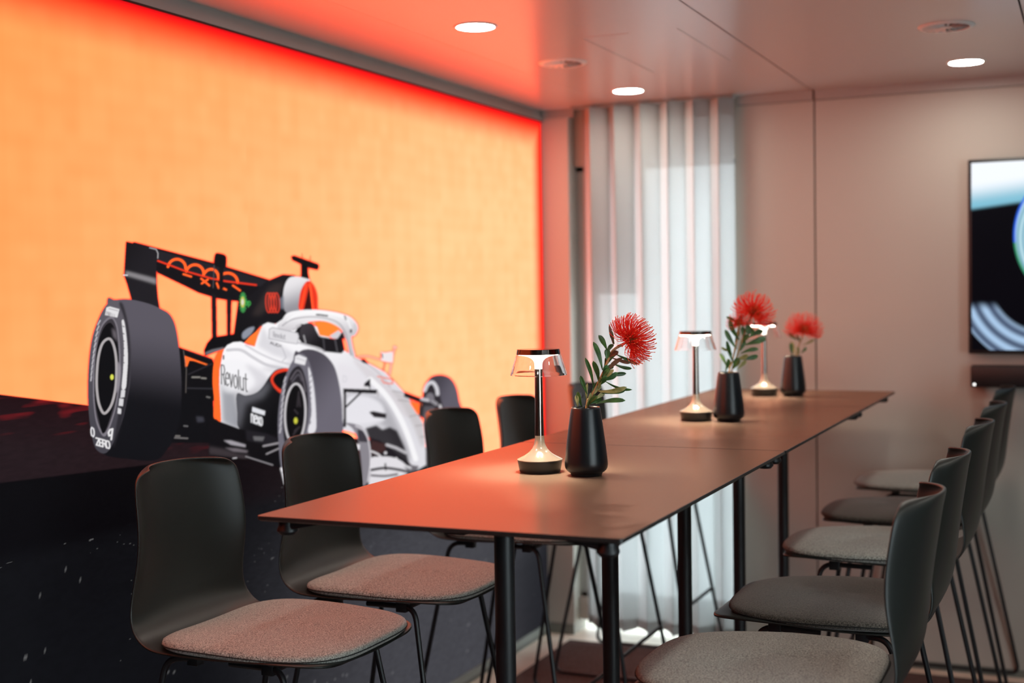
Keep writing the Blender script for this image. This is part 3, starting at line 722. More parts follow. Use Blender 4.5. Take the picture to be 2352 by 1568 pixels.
def build_print():
    patches = []
    def cols_px(a, b, step):       # columns evenly spread as the eye sees them on the wall
        out = []
        for p in np.arange(a, b, step):
            d = ray(p, 820); out.append((XM/d[0])*d[1])
        return np.array(out)
    ycar = cols_px(195, 1062, 1.25)
    y0, y1 = ycar[0], ycar[-1]
    zc0, zc1 = 0.60, 1.80
    zcar = np.linspace(zc0, zc1, 780)
    patches.append((ycar, zcar))
    patches.append((np.linspace(y0, y1, 260), np.linspace(ZB0, zc0, 90)))
    patches.append((np.linspace(y0, y1, 260), np.concatenate([np.linspace(zc1, ZT-0.15, 30), np.linspace(ZT-0.145, ZT, 40)])))
    zall = np.concatenate([np.linspace(ZB0, ZT-0.15, 330), np.linspace(ZT-0.145, ZT, 40)])
    patches.append((np.concatenate([np.linspace(YL, YL+0.2, 10), np.linspace(YL+0.25, 2.1, 60), np.linspace(2.11, y0, 70)]), np.concatenate([np.linspace(ZB0, 0.9, 100), np.linspace(0.901, 1.32, 330), np.linspace(1.33, ZT-0.15, 90), np.linspace(ZT-0.145, ZT, 40)])))
    patches.append((np.concatenate([np.linspace(y1, YF-0.18, 40), np.linspace(YF-0.175, YF-0.001, 60)]), zall))
    V = []; F = []; Cc = []; base = 0
    for ys, zs in patches:
        yy, zz = np.meshgrid(ys, zs, indexing='ij')
        col, px, py, h = mural_colour(yy, zz)
        inside = (px > cv.X0+1) & (px < cv.X1-2) & (py > cv.Y0+1) & (py < cv.Y1-2) & (yy > 1.5)
        a = np.where(inside, sample(_A, px, py), 0)[..., None]
        hl = np.where(inside, sample(_HALO, px, py), 0)[..., None]
        rgb = np.where(inside[..., None], sample(_RGB, px, py), 0)
        k = np.clip((hl-0.05)*1.7, 0, 0.85)*(1-h)
        col = col*(1-k)+np.array([1.7, 0.03, 0.012])*k
        hot = (np.clip(rgb[..., 0:1]-0.75*a, 0, 1) > 0.2) & (rgb[..., 1:2] < 0.30*a)
        rgb = np.where(hot, rgb*np.array([1.9, 1, 1]), rgb)
        col = col*(1-a)+rgb
        ny, nz = yy.shape
        V.append(np.stack([np.full(yy.size, XM), yy.ravel(), zz.ravel()], -1)); Cc.append(col.reshape(-1, 3))
        idx = base+np.arange(ny*nz).reshape(ny, nz)
        F.append(np.stack([idx[:-1, :-1], idx[1:, :-1], idx[1:, 1:], idx[:-1, 1:]], -1).reshape(-1, 4))
        base += ny*nz
    V = np.concatenate(V); F = np.concatenate(F); Cc = np.concatenate(Cc)
    me = bpy.data.meshes.new('printed_fabric')
    me.vertices.add(len(V)); me.vertices.foreach_set('co', V.astype(np.float32).ravel())
    me.loops.add(F.size); me.loops.foreach_set('vertex_index', F.astype(np.int32).ravel())
    me.polygons.add(len(F)); me.polygons.foreach_set('loop_start', np.arange(0, F.size, 4, dtype=np.int32))
    me.update(calc_edges=True)
    at = me.color_attributes.new('print', 'FLOAT_COLOR', 'POINT')
    at.data.foreach_set('color', np.concatenate([Cc, np.ones((len(Cc), 1))], 1).astype(np.float32).ravel())
    return me

def attr_emit(name, strength=1.0, gloss=0.0):
    m = bpy.data.materials.new(name); m.use_nodes = True; nt = m.node_tree; nt.nodes.clear()
    o = nt.nodes.new('ShaderNodeOutputMaterial'); e = nt.nodes.new('ShaderNodeEmission'); a = nt.nodes.new('ShaderNodeAttribute')
    a.attribute_name = 'print'; nt.links.new(a.outputs['Color'], e.inputs['Color']); e.inputs['Strength'].default_value = strength
    p = nt.nodes.new('ShaderNodeBsdfPrincipled'); p.inputs['Base Color'].default_value = (0.004, 0.004, 0.005, 1); p.inputs['Roughness'].default_value = 0.8 if not gloss else 0.25
    p.inputs['Specular IOR Level'].default_value = 0.06 if not gloss else 0.02
    ad = nt.nodes.new('ShaderNodeAddShader'); nt.links.new(e.outputs[0], ad.inputs[0]); nt.links.new(p.outputs[0], ad.inputs[1])
    nt.links.new(ad.outputs[0], o.inputs[0])
    return m

lb = thing('wall_lightbox', 'floor to ceiling backlit orange wall print of a silver open-wheel racing car', 'lightbox', (XM, 1.5, 0))
me = build_print(); me.materials.append(attr_emit('backlit_print'))
pf = bpy.data.objects.new('printed_fabric', me); COL.objects.link(pf); pf.parent = lb; pf.location = (-XM, -1.5, 0)
bm = bmesh.new(); bx(bm, XM-0.03, XM-0.002, YL, YF-0.001, 0.03, 2.25)
o = obj('light_tray', bm, M_rail, lb, smooth=False); o.location = (-XM, -1.5, 0)
bm = bmesh.new(); bx(bm, XM-0.002, XM+0.010, YL, YF-0.001, 2.233, 2.2515)
o = obj('top_rail', bm, M_rail, lb, smooth=False); o.location = (-XM, -1.5, 0)
bm = bmesh.new(); bx(bm, XM-0.002, XM+0.0085, YL, YF-0.001, 2.2295, 2.2331)
o = obj('rail_gasket', bm, M_gap, lb, smooth=False); o.location = (-XM, -1.5, 0)
bm = bmesh.new(); bx(bm, XM-0.002, XM+0.008, YL, YF-0.001, 0.018, 0.046)
o = obj('bottom_rail', bm, M_rail, lb, smooth=False); o.location = (-XM, -1.5, 0)
struct(box('trim_3', XM-0.03, XM+0.002, YL, YF-0.001, 2.254, ZC, M_rail))
struct(box('baseboard_left', XM-0.03, XM+0.004, YL, YF-0.001, 0.0, 0.018, M_base))

# ------------------------------------------------------------------ ceiling lamps and air diffusers
def downlight(x, y, label):
    t = thing('downlight', label, 'ceiling light', (x, y, ZC), 0, 'round recessed downlights')
    bm = bmesh.new(); lathe(bm, [(0.0565, -0.0005), (0.0565, -0.0030), (0.0635, -0.0030), (0.0655, -0.0008), (0.0655, 0.002), (0.0565, 0.002), (0.0565, -0.0005)], 48)
    obj('rim', bm, M_white, t)
    bm = bmesh.new(); lathe(bm, [(0, -0.0018), (0.0565, -0.0018)], 48)
    obj('diffuser', bm, M_down, t)
    return t
downlight(-1.669, 3.558, 'round glowing downlight in the ceiling, the one nearest the orange wall print and the camera')
downlight(-1.676, 4.972, 'small round glowing downlight in the ceiling just in front of the curtain')
downlight(-0.416, 4.933, 'round glowing downlight in the ceiling above the wall television')
for x, y in ((-0.416, 3.53), (0.84, 4.93), (0.84, 3.53), (-1.669, 2.15), (-0.416, 2.13), (0.84, 2.13), (-1.669, 0.72), (-0.416, 0.72), (0.84, 0.72), (2.1, 4.3), (2.1, 2.0)):
    downlight(x, y, 'round recessed downlight %s, over the %s' % (('near the far wall' if y > 4.5 else 'above the middle of the room' if y > 3 else 'beside the camera' if y > 1.5 else 'behind the camera'), ('space by the wall print' if x < -1 else 'line of right-hand stools' if x < 0 else 'open floor at the right' if x < 1.5 else 'right-hand wall')))
def diffuser(x, y, label, rot=0):
    t = thing('air_diffuser', label, 'vent', (x, y, ZC), rot, 'round swirl air diffusers')
    bm = bmesh.new(); lathe(bm, [(0.066, -0.001), (0.068, -0.006), (0.078, -0.005), (0.083, -0.001), (0.083, 0.0015), (0.066, 0.0015), (0.066, -0.001)], 48)
    obj('rim', bm, M_white, t)
    bm = bmesh.new(); lathe(bm, [(0, -0.0006), (0.067, -0.0006)], 48); obj('dark_opening', bm, M_gap, t)
    bm = bmesh.new(); lathe(bm, [(0, -0.006), (0.016, -0.006), (0.019, -0.001)], 32); obj('hub', bm, M_white, t)
    base = None
    for k in range(16):
        a = 2*pi*k/16
        if base is None:
            bm = bmesh.new()
            P = [(0.018, 0.003, -0.0012), (0.066, 0.009, -0.0012), (0.066, -0.004, -0.0062), (0.018, -0.001, -0.0050)]
            v = [bm.verts.new(p) for p in P]; w = [bm.verts.new((p[0], p[1], p[2]-0.0008)) for p in P]
            bm.faces.new(v); bm.faces.new(w[::-1])
            for i in range(4): bm.faces.new((v[i], w[i], w[(i+1) % 4], v[(i+1) % 4]))
            base = obj('vane', bm, M_white, t, smooth=False); o = base
        else:
            o = base.copy(); COL.objects.link(o)
        o.parent = t; o.rotation_euler = (0, 0, a)
diffuser(-1.670, 4.258, 'round swirl air diffuser in the red-lit ceiling near the wall print')
diffuser(-0.413, 4.228, 'round swirl air diffuser in the ceiling at the upper right, beyond the long ceiling joint', 0.2)

# ------------------------------------------------------------------ television and sound bar
tv = thing('television', 'slim black wall television showing a blurred pale blue and black picture', 'television', (0.19, YF, 1.6))
bm = bmesh.new(); bx(bm, -0.63, 0.63, -0.060, -0.010, -0.365, 0.366)
obj('casing', bm, M_black, tv, bevel=0.003)
bm = bmesh.new(); bx(bm, -0.25, 0.25, -0.012, 0.0, -0.2, 0.2); obj('wall_mount', bm, M_black, tv, smooth=False)
def tv_colour(s, t):
    # s: metres from the left screen edge, t: metres down
    px = 2232+s*632; py = 377+t*606
    c = np.zeros(s.shape+(3,))
    wht = lin((244, 249, 255)); blu = lin((128, 190, 212)); blk = lin((2, 3, 8))
    edge = 482-(px-2236)*0.11
    k = smooth01((py-(edge-62))/55)[..., None]; c = wht*(1-k)+blu*k
    k = smooth01((py-(edge-7))/12)[..., None]; c = c*(1-k)+blk*k
    # large bright ring at the right
    cxx, cyy = 2452, 545; rr = np.hypot(px-cxx, (py-cyy)*0.86); R = 128+0*px
    dd = R-rr
    ring = (dd > 0)
    body = lin((190, 225, 235)); b2 = lin((120, 170, 190)); st = 0.5+0.5*np.sin(dd*0.55+0.02*py)
    rc = body*st[..., None]+b2*(1-st[..., None])
    fringe_t = np.exp(-((dd-3)/4.0)**2)[..., None]
    fc = np.where((py < 560)[..., None], lin((20, 90, 235)), lin((20, 140, 90)))
    rc = rc*(1-fringe_t)+fc*fringe_t
    core = smooth01((dd-70)/40)[..., None]; rc = rc*(1-core)+blk*core
    m = np.clip(dd/3, 0, 1)[..., None]
    vis = smooth01((760-py)/60)[..., None]
    c = c*(1-m*vis)+rc*m*vis
    # lower left arc of brushed blue
    cx2, cy2 = 2395, 640; r2 = np.hypot(px-cx2, (py-cy2)); d2 = r2-118; d3 = 205-r2
    low = np.clip(d2/12, 0, 1)*np.clip(d3/4, 0, 1)*(py > 690-(px-2232)*0.1)*smooth01((py-690)/25)
    st = 0.5+0.5*np.sin(r2*0.22)+0.15*np.sin(r2*0.9)
    lc = lin((170, 200, 232))*st[..., None]+lin((70, 84, 110))*(1-st[..., None])
    c = c*(1-low[..., None])+lc*low[..., None]
    return np.clip(c, 0, 2)
ss = np.concatenate([np.linspace(0, 0.24, 120), np.linspace(0.25, 1.236, 90)]); tt = np.linspace(0, 0.704, 200)
a_, b_ = np.meshgrid(ss, tt, indexing='ij'); cc_ = tv_colour(a_, b_)
V = np.stack([-0.618+a_.ravel(), np.full(a_.size, -0.0606), 0.353-b_.ravel()], -1)
idx = np.arange(a_.size).reshape(a_.shape)
F_ = np.stack([idx[:-1, :-1], idx[:-1, 1:], idx[1:, 1:], idx[1:, :-1]], -1).reshape(-1, 4)
me = bpy.data.meshes.new('screen'); me.vertices.add(len(V)); me.vertices.foreach_set('co', V.astype(np.float32).ravel())
me.loops.add(F_.size); me.loops.foreach_set('vertex_index', F_.astype(np.int32).ravel())
me.polygons.add(len(F_)); me.polygons.foreach_set('loop_start', np.arange(0, F_.size, 4, dtype=np.int32)); me.update(calc_edges=True)
at = me.color_attributes.new('print', 'FLOAT_COLOR', 'POINT')
at.data.foreach_set('color', np.concatenate([cc_.reshape(-1, 3), np.ones((len(V), 1))], 1).astype(np.float32).ravel())
me.materials.append(attr_emit('screen_picture', 1.05, 1))
so = bpy.data.objects.new('screen', me); COL.objects.link(so); so.parent = tv
sb = thing('soundbar', 'black sound bar mounted on the wall under the television', 'speaker', (0.13, YF, 1.15))
bm = bmesh.new(); bx(bm, -0.562, 0.562, -0.075, 0.0, -0.041, 0.041); obj('casing', bm, M_black, sb, bevel=0.006)
bm = bmesh.new(); lathe(bm, [(0, 0), (0.0045, 0)], 16)
o = obj('indicator_light', bm, emit('indicator_white', (1, 0.98, 0.95), 2.5), sb); o.rotation_euler = (pi/2, 0, 0); o.location = (-0.548, -0.0760, -0.030)

# ------------------------------------------------------------------ rug
ZR = 0.010
rg = thing('rug', 'dark reddish brown carpet under the high tables and stools', 'rug', (0.2, 1.5, 0))
bm = bmesh.new(); bx(bm, -2.255, 2.3, -3.3, 3.728, 0.0005, ZR-0.001); obj('binding', bm, M_rugedge, rg, smooth=False)
bm = bmesh.new(); bx(bm, -2.248, 2.29, -3.29, 3.712, 0.0008, ZR); obj('pile', bm, M_rug, rg, smooth=False)

# ------------------------------------------------------------------ high tables
ZTAB = 1.10; TH = 0.010
def rounded_rect(bm, x0, x1, y0, y1, r, z0, z1, cham=0.0, seg=6):
    def ring(ins, z):
        out = []
        for cx_, cy_, a0 in ((x1-r, y1-r, 0), (x0+r, y1-r, 90), (x0+r, y0+r, 180), (x1-r, y0+r, 270)):
            for k in range(seg+1):
                a = radians(a0+90*k/seg); rr = r-ins
                out.append(bm.verts.new((cx_+rr*cos(a), cy_+rr*sin(a), z)))
        return out
    rs = [ring(cham*1.6, z0), ring(0, z0+cham), ring(0, z1-0.0008), ring(0.0008, z1)]
    for a, b in zip(rs, rs[1:]):
        n = len(a)
        for i in range(n): bm.faces.new((a[i], a[(i+1) % n], b[(i+1) % n], b[i]))
    bm.faces.new(rs[0][::-1]); return bm.faces.new(rs[-1])
TX0, TX1 = -1.385, -0.688
def high_table(y0, y1, cols, label):
    cx_ = (TX0+TX1)/2
    t = thing('high_table', label, 'table', (cx_, (y0+y1)/2, ZR), 0, 'bar-height tables joined end to end')
    hx = (TX1-TX0)/2; hy = (y1-y0)/2; z = ZTAB-ZR
    bm = bmesh.new(); f = rounded_rect(bm, -hx, hx, -hy, hy, 0.009, z-TH, z, 0.003)
    o = obj('tabletop', bm, M_edge, t, angle=30); o.data.materials.append(M_table)
    for p in o.data.polygons:
        if p.normal.z > 0.9: p.material_index = 1
    for sx in (-1, 1):
        for sy in (-1, 1):
            X = sx*(hx-0.040); Y = sy*(hy-0.042)
            bm = bmesh.new()
            lathe(bm, [(0, z-TH-0.028), (0.014, z-TH-0.028), (0.0195, z-TH-0.022), (0.0195, z-TH-0.018), (0.0165, z-TH-0.012), (0.0165, z-TH), (0, z-TH)], 24, X, Y)
            # wedge arms running along the edges
            for ax in (0, 1):
                L = 0.070
                if ax: pts = [(X-0.012, Y), (X+0.012, Y), (X+0.010, Y-sy*L), (X-0.010, Y-sy*L)]
                else: pts = [(X, Y-0.012), (X, Y+0.012), (X-sx*L, Y+0.010), (X-sx*L, Y-0.010)]
                zz = (z-TH-0.020, z-TH-0.020, z-TH-0.006, z-TH-0.006)
                lo = [bm.verts.new((p[0], p[1], q)) for p, q in zip(pts, zz)]; hi = [bm.verts.new((p[0], p[1], z-TH)) for p in pts]
                bm.faces.new(lo); bm.faces.new(hi[::-1])
                for i in range(4): bm.faces.new((lo[i], hi[i], hi[(i+1) % 4], lo[(i+1) % 4]))
            obj('corner_bracket', bm, M_black, t)
    for yc in cols:
        Y = yc-(y0+y1)/2
        bm = bmesh.new(); lathe(bm, [(0, 0.03), (0.0195, 0.03), (0.0195, z-TH-0.006), (0, z-TH-0.006)], 32, 0, Y)
        c = obj('column', bm, M_black, t)
        bm = bmesh.new(); bx(bm, -0.20, 0.20, Y-0.03, Y+0.03, z-TH-0.012, z-TH); obj('top_plate', bm, M_black, t, bevel=0.002)
        bm = bmesh.new(); rounded_rect(bm, -0.20, 0.20, Y-0.035, Y+0.035, 0.03, 0.0, 0.018, 0.001)
        lathe(bm, [(0.034, 0.017), (0.030, 0.030), (0.0205, 0.040), (0.0195, 0.05)], 32, 0, Y)
        obj('foot', bm, M_black, t)
    bm = bmesh.new(); bx(bm, -0.02, 0.02, -hy+0.10, hy-0.10, z-TH-0.022, z-TH-0.012); obj('underframe', bm, M_black, t, smooth=False)
    return t
high_table(1.986, 3.196, (2.30, 2.90), 'nearest brown-topped high table, its left half glowing red')
high_table(3.200, 4.440, (3.51, 4.12), 'middle brown-topped high table holding the second lamp and the vase of two red flowers')
high_table(4.444, 5.128, (4.77,), 'short end table by the far wall holding the third lamp and vase')

# ------------------------------------------------------------------ bar stools
def make_shell():
    prof = [(.246,.7375,.110),(.2455,.7395,.142),(.241,.7425,.170),(.227,.7455,.192),(.195,.748,.211),(.13,.750,.223),(.04,.746,.226),(-.04,.742,.225),(-.12,.740,.219),
            (-.178,.745,.212),(-.218,.766,.205),(-.243,.797,.198),(-.256,.835,.193),(-.263,.88,.189),(-.270,.94,.186),(-.278,1.00,.183),(-.286,1.05,.180),(-.291,1.084,.175),(-.295,1.101,.166),(-.297,1.111,.150),(-.298,1.117,.118)]
    bm = bmesh.new(); NU = 16; rows = []
    for i, (x, z, hw) in enumerate(prof):
        k = min(max((z-0.78)/0.18, 0), 1) if i > 8 else 0
        row = []
        for j in range(NU+1):
            u = -1+2*j/NU
            uu = abs(u)**0.9*(1 if u >= 0 else -1)
            dx = 0.060*k*abs(u)**2.2
            dz = 0
            if i <= 8: dz = -0.002*(abs(u)**3)*(1-i/9) + 0.006*abs(u)**2
            if i > 17: dz = -0.006*abs(u)**2
            row.append(bm.verts.new((x+dx, uu*hw, z+dz)))
        rows.append(row)
    for a, b in zip(rows, rows[1:]):
        for j in range(NU): bm.faces.new((a[j], a[j+1], b[j+1], b[j]))
    bmesh.ops.recalc_face_normals(bm, faces=bm.faces)
    return bm
def make_cushion(ztop=0.0):
    bm = bmesh.new(); NA = 72; lv = [(0.0, .960), (.005, .988), (.012, 1.0), (.018, .992)]
    dome = [(.0215, .965), (.0255, .90), (.0295, .78), (.033, .60), (.0355, .40), (.0367, .19)]
    def out(a, k):
        c, s = cos(a), sin(a); n = 3.4 if c > 0 else 3.4+1.4*abs(c)
        r = 1/((abs(c)**n+abs(s)**n)**(1/n))
        x = 0.224*r*c*k; y = 0.229*r*s*k
        if x > 0: y *= 1-0.09*(x/0.224)
        return x+0.032, y
    rows = []
    for z, k in lv+dome:
        rows.append([bm.verts.new((*out(2*pi*i/NA, k), 0.7465+z+0.004*(abs(sin(2*pi*i/NA))**2)*k+0.002*sin(3*2*pi*i/NA+1))) for i in range(NA)])
    for a, b in zip(rows, rows[1:]):
        for i in range(NA): bm.faces.new((a[i], a[(i+1) % NA], b[(i+1) % NA], b[i]))
    c = bm.verts.new((0.032, 0, 0.7465+.037))
    for i in range(NA): bm.faces.new((rows[-1][i], rows[-1][(i+1) % NA], c))
    c = bm.verts.new((0.032, 0, 0.7455))
    for i in range(NA): bm.faces.new((rows[0][(i+1) % NA], rows[0][i], c))
    sm = bmesh.new()
    tube(sm, [Vector((*out(2*pi*i/NA, 1.002), 0.7465+.0105+0.004*(abs(sin(2*pi*i/NA))**2)+0.002*sin(3*2*pi*i/NA+1))) for i in range(NA)], 0.0013, 6, closed=True)
    return bm, sm
def sled(s):
    pts = [(0.0, s*.165, .728), (.135, s*.170, .731), (.258, s*.238, .008), (-.298, s*.238, .008), (-.150, s*.185, .731), (-.08, s*.165, .728)]
    P = fillet([pts[0], pts[1], pts[2], pts[3], pts[4], pts[5]], 0.035, 7)
    bm = bmesh.new(); tube(bm, P, 0.0068, 10)
    return bm
def make_stool(label, felt_m):
    t = thing('bar_stool', label, 'stool', (0, 0, ZR))
    sh = obj('seat_shell', make_shell(), M_shell, t, angle=80)
    m = sh.modifiers.new('thick', 'SOLIDIFY'); m.thickness = 0.0075; m.offset = 0
    m = sh.modifiers.new('round', 'SUBSURF'); m.levels = 2; m.render_levels = 2
    cb, sm = make_cushion()
    cu = obj('seat_cushion', cb, felt_m, t, angle=80); cu.location.x = 0.006
    obj('seam', sm, M_seam, cu)
    obj('sled_leg', sled(1), M_black, t); obj('sled_leg', sled(-1), M_black, t)
    bm = bmesh.new(); tube(bm, [(.213, -.212, .28), (.213, .212, .28)], 0.0068, 10); obj('footrest', bm, M_black, t)
    for x in (.11, -.10):
        bm = bmesh.new(); tube(bm, [(x, -.168, .727), (x, .168, .727)], 0.0068, 10); obj('crossbar', bm, M_black, t)
    for x in (.10, -.09):
        for s in (-1, 1):
            bm = bmesh.new(); bx(bm, x-.014, x+.014, s*.165-.012, s*.165+.012, .716, .7405); obj('seat_clip', bm, M_black, t, bevel=0.002)
    return t
GL = 'bar stools along the left side'; GR = 'bar stools along the right side'
proto = make_stool('nearest black bar stool on the left, its whole backrest and grey felt seat in view', M_felt); proto['group'] = GL
proto.location = (-1.630, 2.408, ZR); proto.rotation_euler = (0, 0, radians(-2))
darkp = make_stool('second black bar stool from the camera on the right, with a dark charcoal felt pad', M_felt_d); darkp['group'] = GR
darkp.location = (-0.552, 3.075, ZR); darkp.rotation_euler = (0, 0, pi)
def stool(src, x, y, r, label, g): return dup(src, (x, y, ZR), r, label, g)
stool(proto, -1.633, 2.972, radians(-1), 'second black bar stool on the left, partly behind the front corner of the table', GL)
stool(proto, -1.633, 3.752, radians(-2), 'third black bar stool on the left, beside the nose of the printed car', GL)
stool(proto, -1.638, 4.305, 0, 'fourth black bar stool on the left, just left of the first lamp pole', GL)
stool(proto, -1.630, 4.975, 0, 'farthest black bar stool on the left, behind the first vase', GL)
stool(proto, -0.548, 2.492, pi, 'nearest black bar stool on the right, seat cut by the photo bottom', GR)
stool(proto, -0.550, 3.800, pi, 'third black bar stool from the camera on the right, with a pale grey felt pad', GR)
stool(darkp, -0.552, 4.390, pi, 'fourth black bar stool on the right, with a dark felt pad', GR)
stool(proto, -0.562, 5.092, pi, 'farthest black bar stool on the right, close to the far wall', GR)

for ch in darkp.children:
    if ch.name.startswith('seat_cushion'): ch.location.x = -0.030

# ------------------------------------------------------------------ table lamps
def make_lamp(label):
    t = thing('table_lamp', label, 'lamp', (0, 0, ZTAB), 0, 'small cordless table lamps')
    bm = bmesh.new(); lathe(bm, [(0, 0.0005), (.0435, 0.0005), (.0450, .0022), (.0495, .0262), (.0488, .0270), (0, .0270)], 64); obj('base', bm, M_puck, t)
    prof0 = [(.0495, .0266), (.0498, .0282), (.0440, .0312), (.0360, .0352), (.0285, .0398), (.0220, .0452), (.0170, .0512), (.0135, .0575), (.0115, .0640), (.0104, .0720), (.0099, .0800)]
    prof = [(.0099, .0800), (.0094, .12), (.0089, .17), (.0086, .2250), (0, .2250)]
    bm = bmesh.new(); lathe(bm, prof, 64); obj('stem', bm, M_pole, t, angle=60)
    bm = bmesh.new(); lathe(bm, prof0, 64); obj('flared_foot', bm, M_flare, t, angle=60)
    fun = [(.0084, .2255), (.0084, .2340), (.0092, .2400), (.0116, .2450), (.0165, .2495), (.0240, .2530), (.0340, .2555), (.0385, .2568), (0, .2568)]
    bm = bmesh.new(); lathe(bm, fun, 64); obj('light_guide', bm, M_glow, t, angle=60)
    bm = bmesh.new(); lathe(bm, [(0, .2574), (.0440, .2574)], 64); obj('led_ring', bm, M_led, t)
    bm = bmesh.new(); lathe(bm, [(0, .2580), (.0478, .2580), (.0487, .2592), (.0470, .2692), (.0462, .2700), (0, .2700)], 64); obj('cap', bm, M_cap, t)
    sh = [(.0492, .2580), (.0622, .2150), (.0626, .2130), (.0604, .2130), (.0602, .2150), (.0472, .2576), (.0492, .2580)]
    bm = bmesh.new(); lathe(bm, sh, 96); obj('shade', bm, M_glass, t, angle=60)
    return t
lamp = make_lamp('nearest glowing table lamp with clear shade, touching the first black vase')
lamp.location = (-1.117, 2.677, ZTAB)
dup(lamp, (-1.102, 3.870, ZTAB), 0.4, 'middle glowing table lamp, in front of the right half of the curtain')
dup(lamp, (-1.117, 4.835, ZTAB), 0.8, 'farthest glowing table lamp, half hidden behind the pair of red flowers')

# ------------------------------------------------------------------ vases
def make_vase(label):
    t = thing('vase', label, 'vase', (0, 0, ZTAB), 0, 'tapered black vases')
    prof = [(0, .0008), (.0330, .0008), (.0340, .0030), (.0345, .0060), (.0385, .0085), (.0430, .0125), (.0455, .0175), (.0465, .0240), (.0462, .0300), (.0430, .0600), (.0385, .0950), (.0345, .1250), (.0318, .1425), (.0312, .1455), (.0300, .1470), (.0285, .1465),
            (.0278, .1440), (.0290, .1250), (.0340, .0900), (.0380, .0500), (.0390, .0200), (.0300, .0120), (0, .0110)]
    bm = bmesh.new(); lathe(bm, prof, 96); obj('body', bm, M_vase, t, angle=60)
    return t
VP = [(-1.000, 2.655), (-1.001, 3.868), (-1.011, 4.838)]
vase = make_vase('nearest tapered black vase, holding a single red pincushion flower'); vase.location = (*VP[0], ZTAB)
dup(vase, (*VP[1], ZTAB), 0, 'middle tapered black vase, holding two red pincushion flowers')
dup(vase, (*VP[2], ZTAB), 0, 'farthest tapered black vase, holding one small orange-red flower')

# ------------------------------------------------------------------ pincushion flowers
def leafmat(name, c1, c2):
    m = mat(name, c1, 0.42, spec=0.5); colnoise(m, c1, c2, 60, 3, 0.35, 0.65); return m
M_leaf = leafmat('leaf_green', (0.014, 0.060, 0.012), (0.045, 0.15, 0.028))
M_leafp = leafmat('leaf_pale', (0.16, 0.17, 0.045), (0.34, 0.32, 0.12))
M_leafb = leafmat('leaf_bronze', (0.06, 0.030, 0.018), (0.14, 0.07, 0.035))
M_stem = leafmat('flower_stem', (0.20, 0.14, 0.045), (0.36, 0.20, 0.07))
M_style = mat('red_styles', (0.80, 0.022, 0.012), 0.45, spec=0.4, Subsurface_Weight=0.0)
M_tip = mat('style_tips', (0.85, 0.16, 0.06), 0.5)
M_core = mat('flower_core', (0.20, 0.13, 0.035), 0.7)
colnoise(M_core, (0.30, 0.05, 0.015), (0.30, 0.26, 0.06), 220, 3)

def vpt(vase_xy, px, py, dd=0.0):
    d = ray(px, py); c = np.array([vase_xy[0], vase_xy[1], ZTAB+0.15])-CAMP
    w = c@_f
    p = CAMP+d*(w+dd)/(d@_f)
    return Vector(p)

def leaf_mesh(p0, p1, w, bend, side):
    d = p1-p0; L = d.length; t = d.normalized()
    n = Vector((-_f[0], -_f[1], -_f[2])); s = t.cross(n)
    if s.length < 1e-4: s = Vector((1, 0, 0))
    s.normalize(); n2 = s.cross(t).normalized()
    ca, sa = cos(side), sin(side); S_ = s*ca+n2*sa; N_ = n2*ca-s*sa
    bm = bmesh.new(); NS = 12; rows = []
    for i in range(NS+1):
        k = i/NS
        wd = w*(0.16+0.84*sin(pi*min(k*0.62/0.5*0.5+0.04, 1))**1.3) if k < 0.75 else w*sqrt(max(1-((k-0.62)/0.385)**2, 0.0))*1.0
        wd = w*max(0.10, min(1.0, 0.18+1.35*k))*(1 if k < 0.7 else sqrt(max(1-((k-0.7)/0.302)**2, 0.0)))
        c = p0+d*k+S_*bend*sin(pi*k*0.9)+N_*0.05*L*sin(pi*k)
        row = [bm.verts.new(c-S_*wd*0.5+N_*wd*0.16), bm.verts.new(c-S_*wd*0.25+N_*wd*0.03), bm.verts.new(c), bm.verts.new(c+S_*wd*0.25+N_*wd*0.03), bm.verts.new(c+S_*wd*0.5+N_*wd*0.16)]
        rows.append(row)
    for a, b in zip(rows, rows[1:]):
        for j in range(4): bm.faces.new((a[j], a[j+1], b[j+1], b[j]))
    return bm

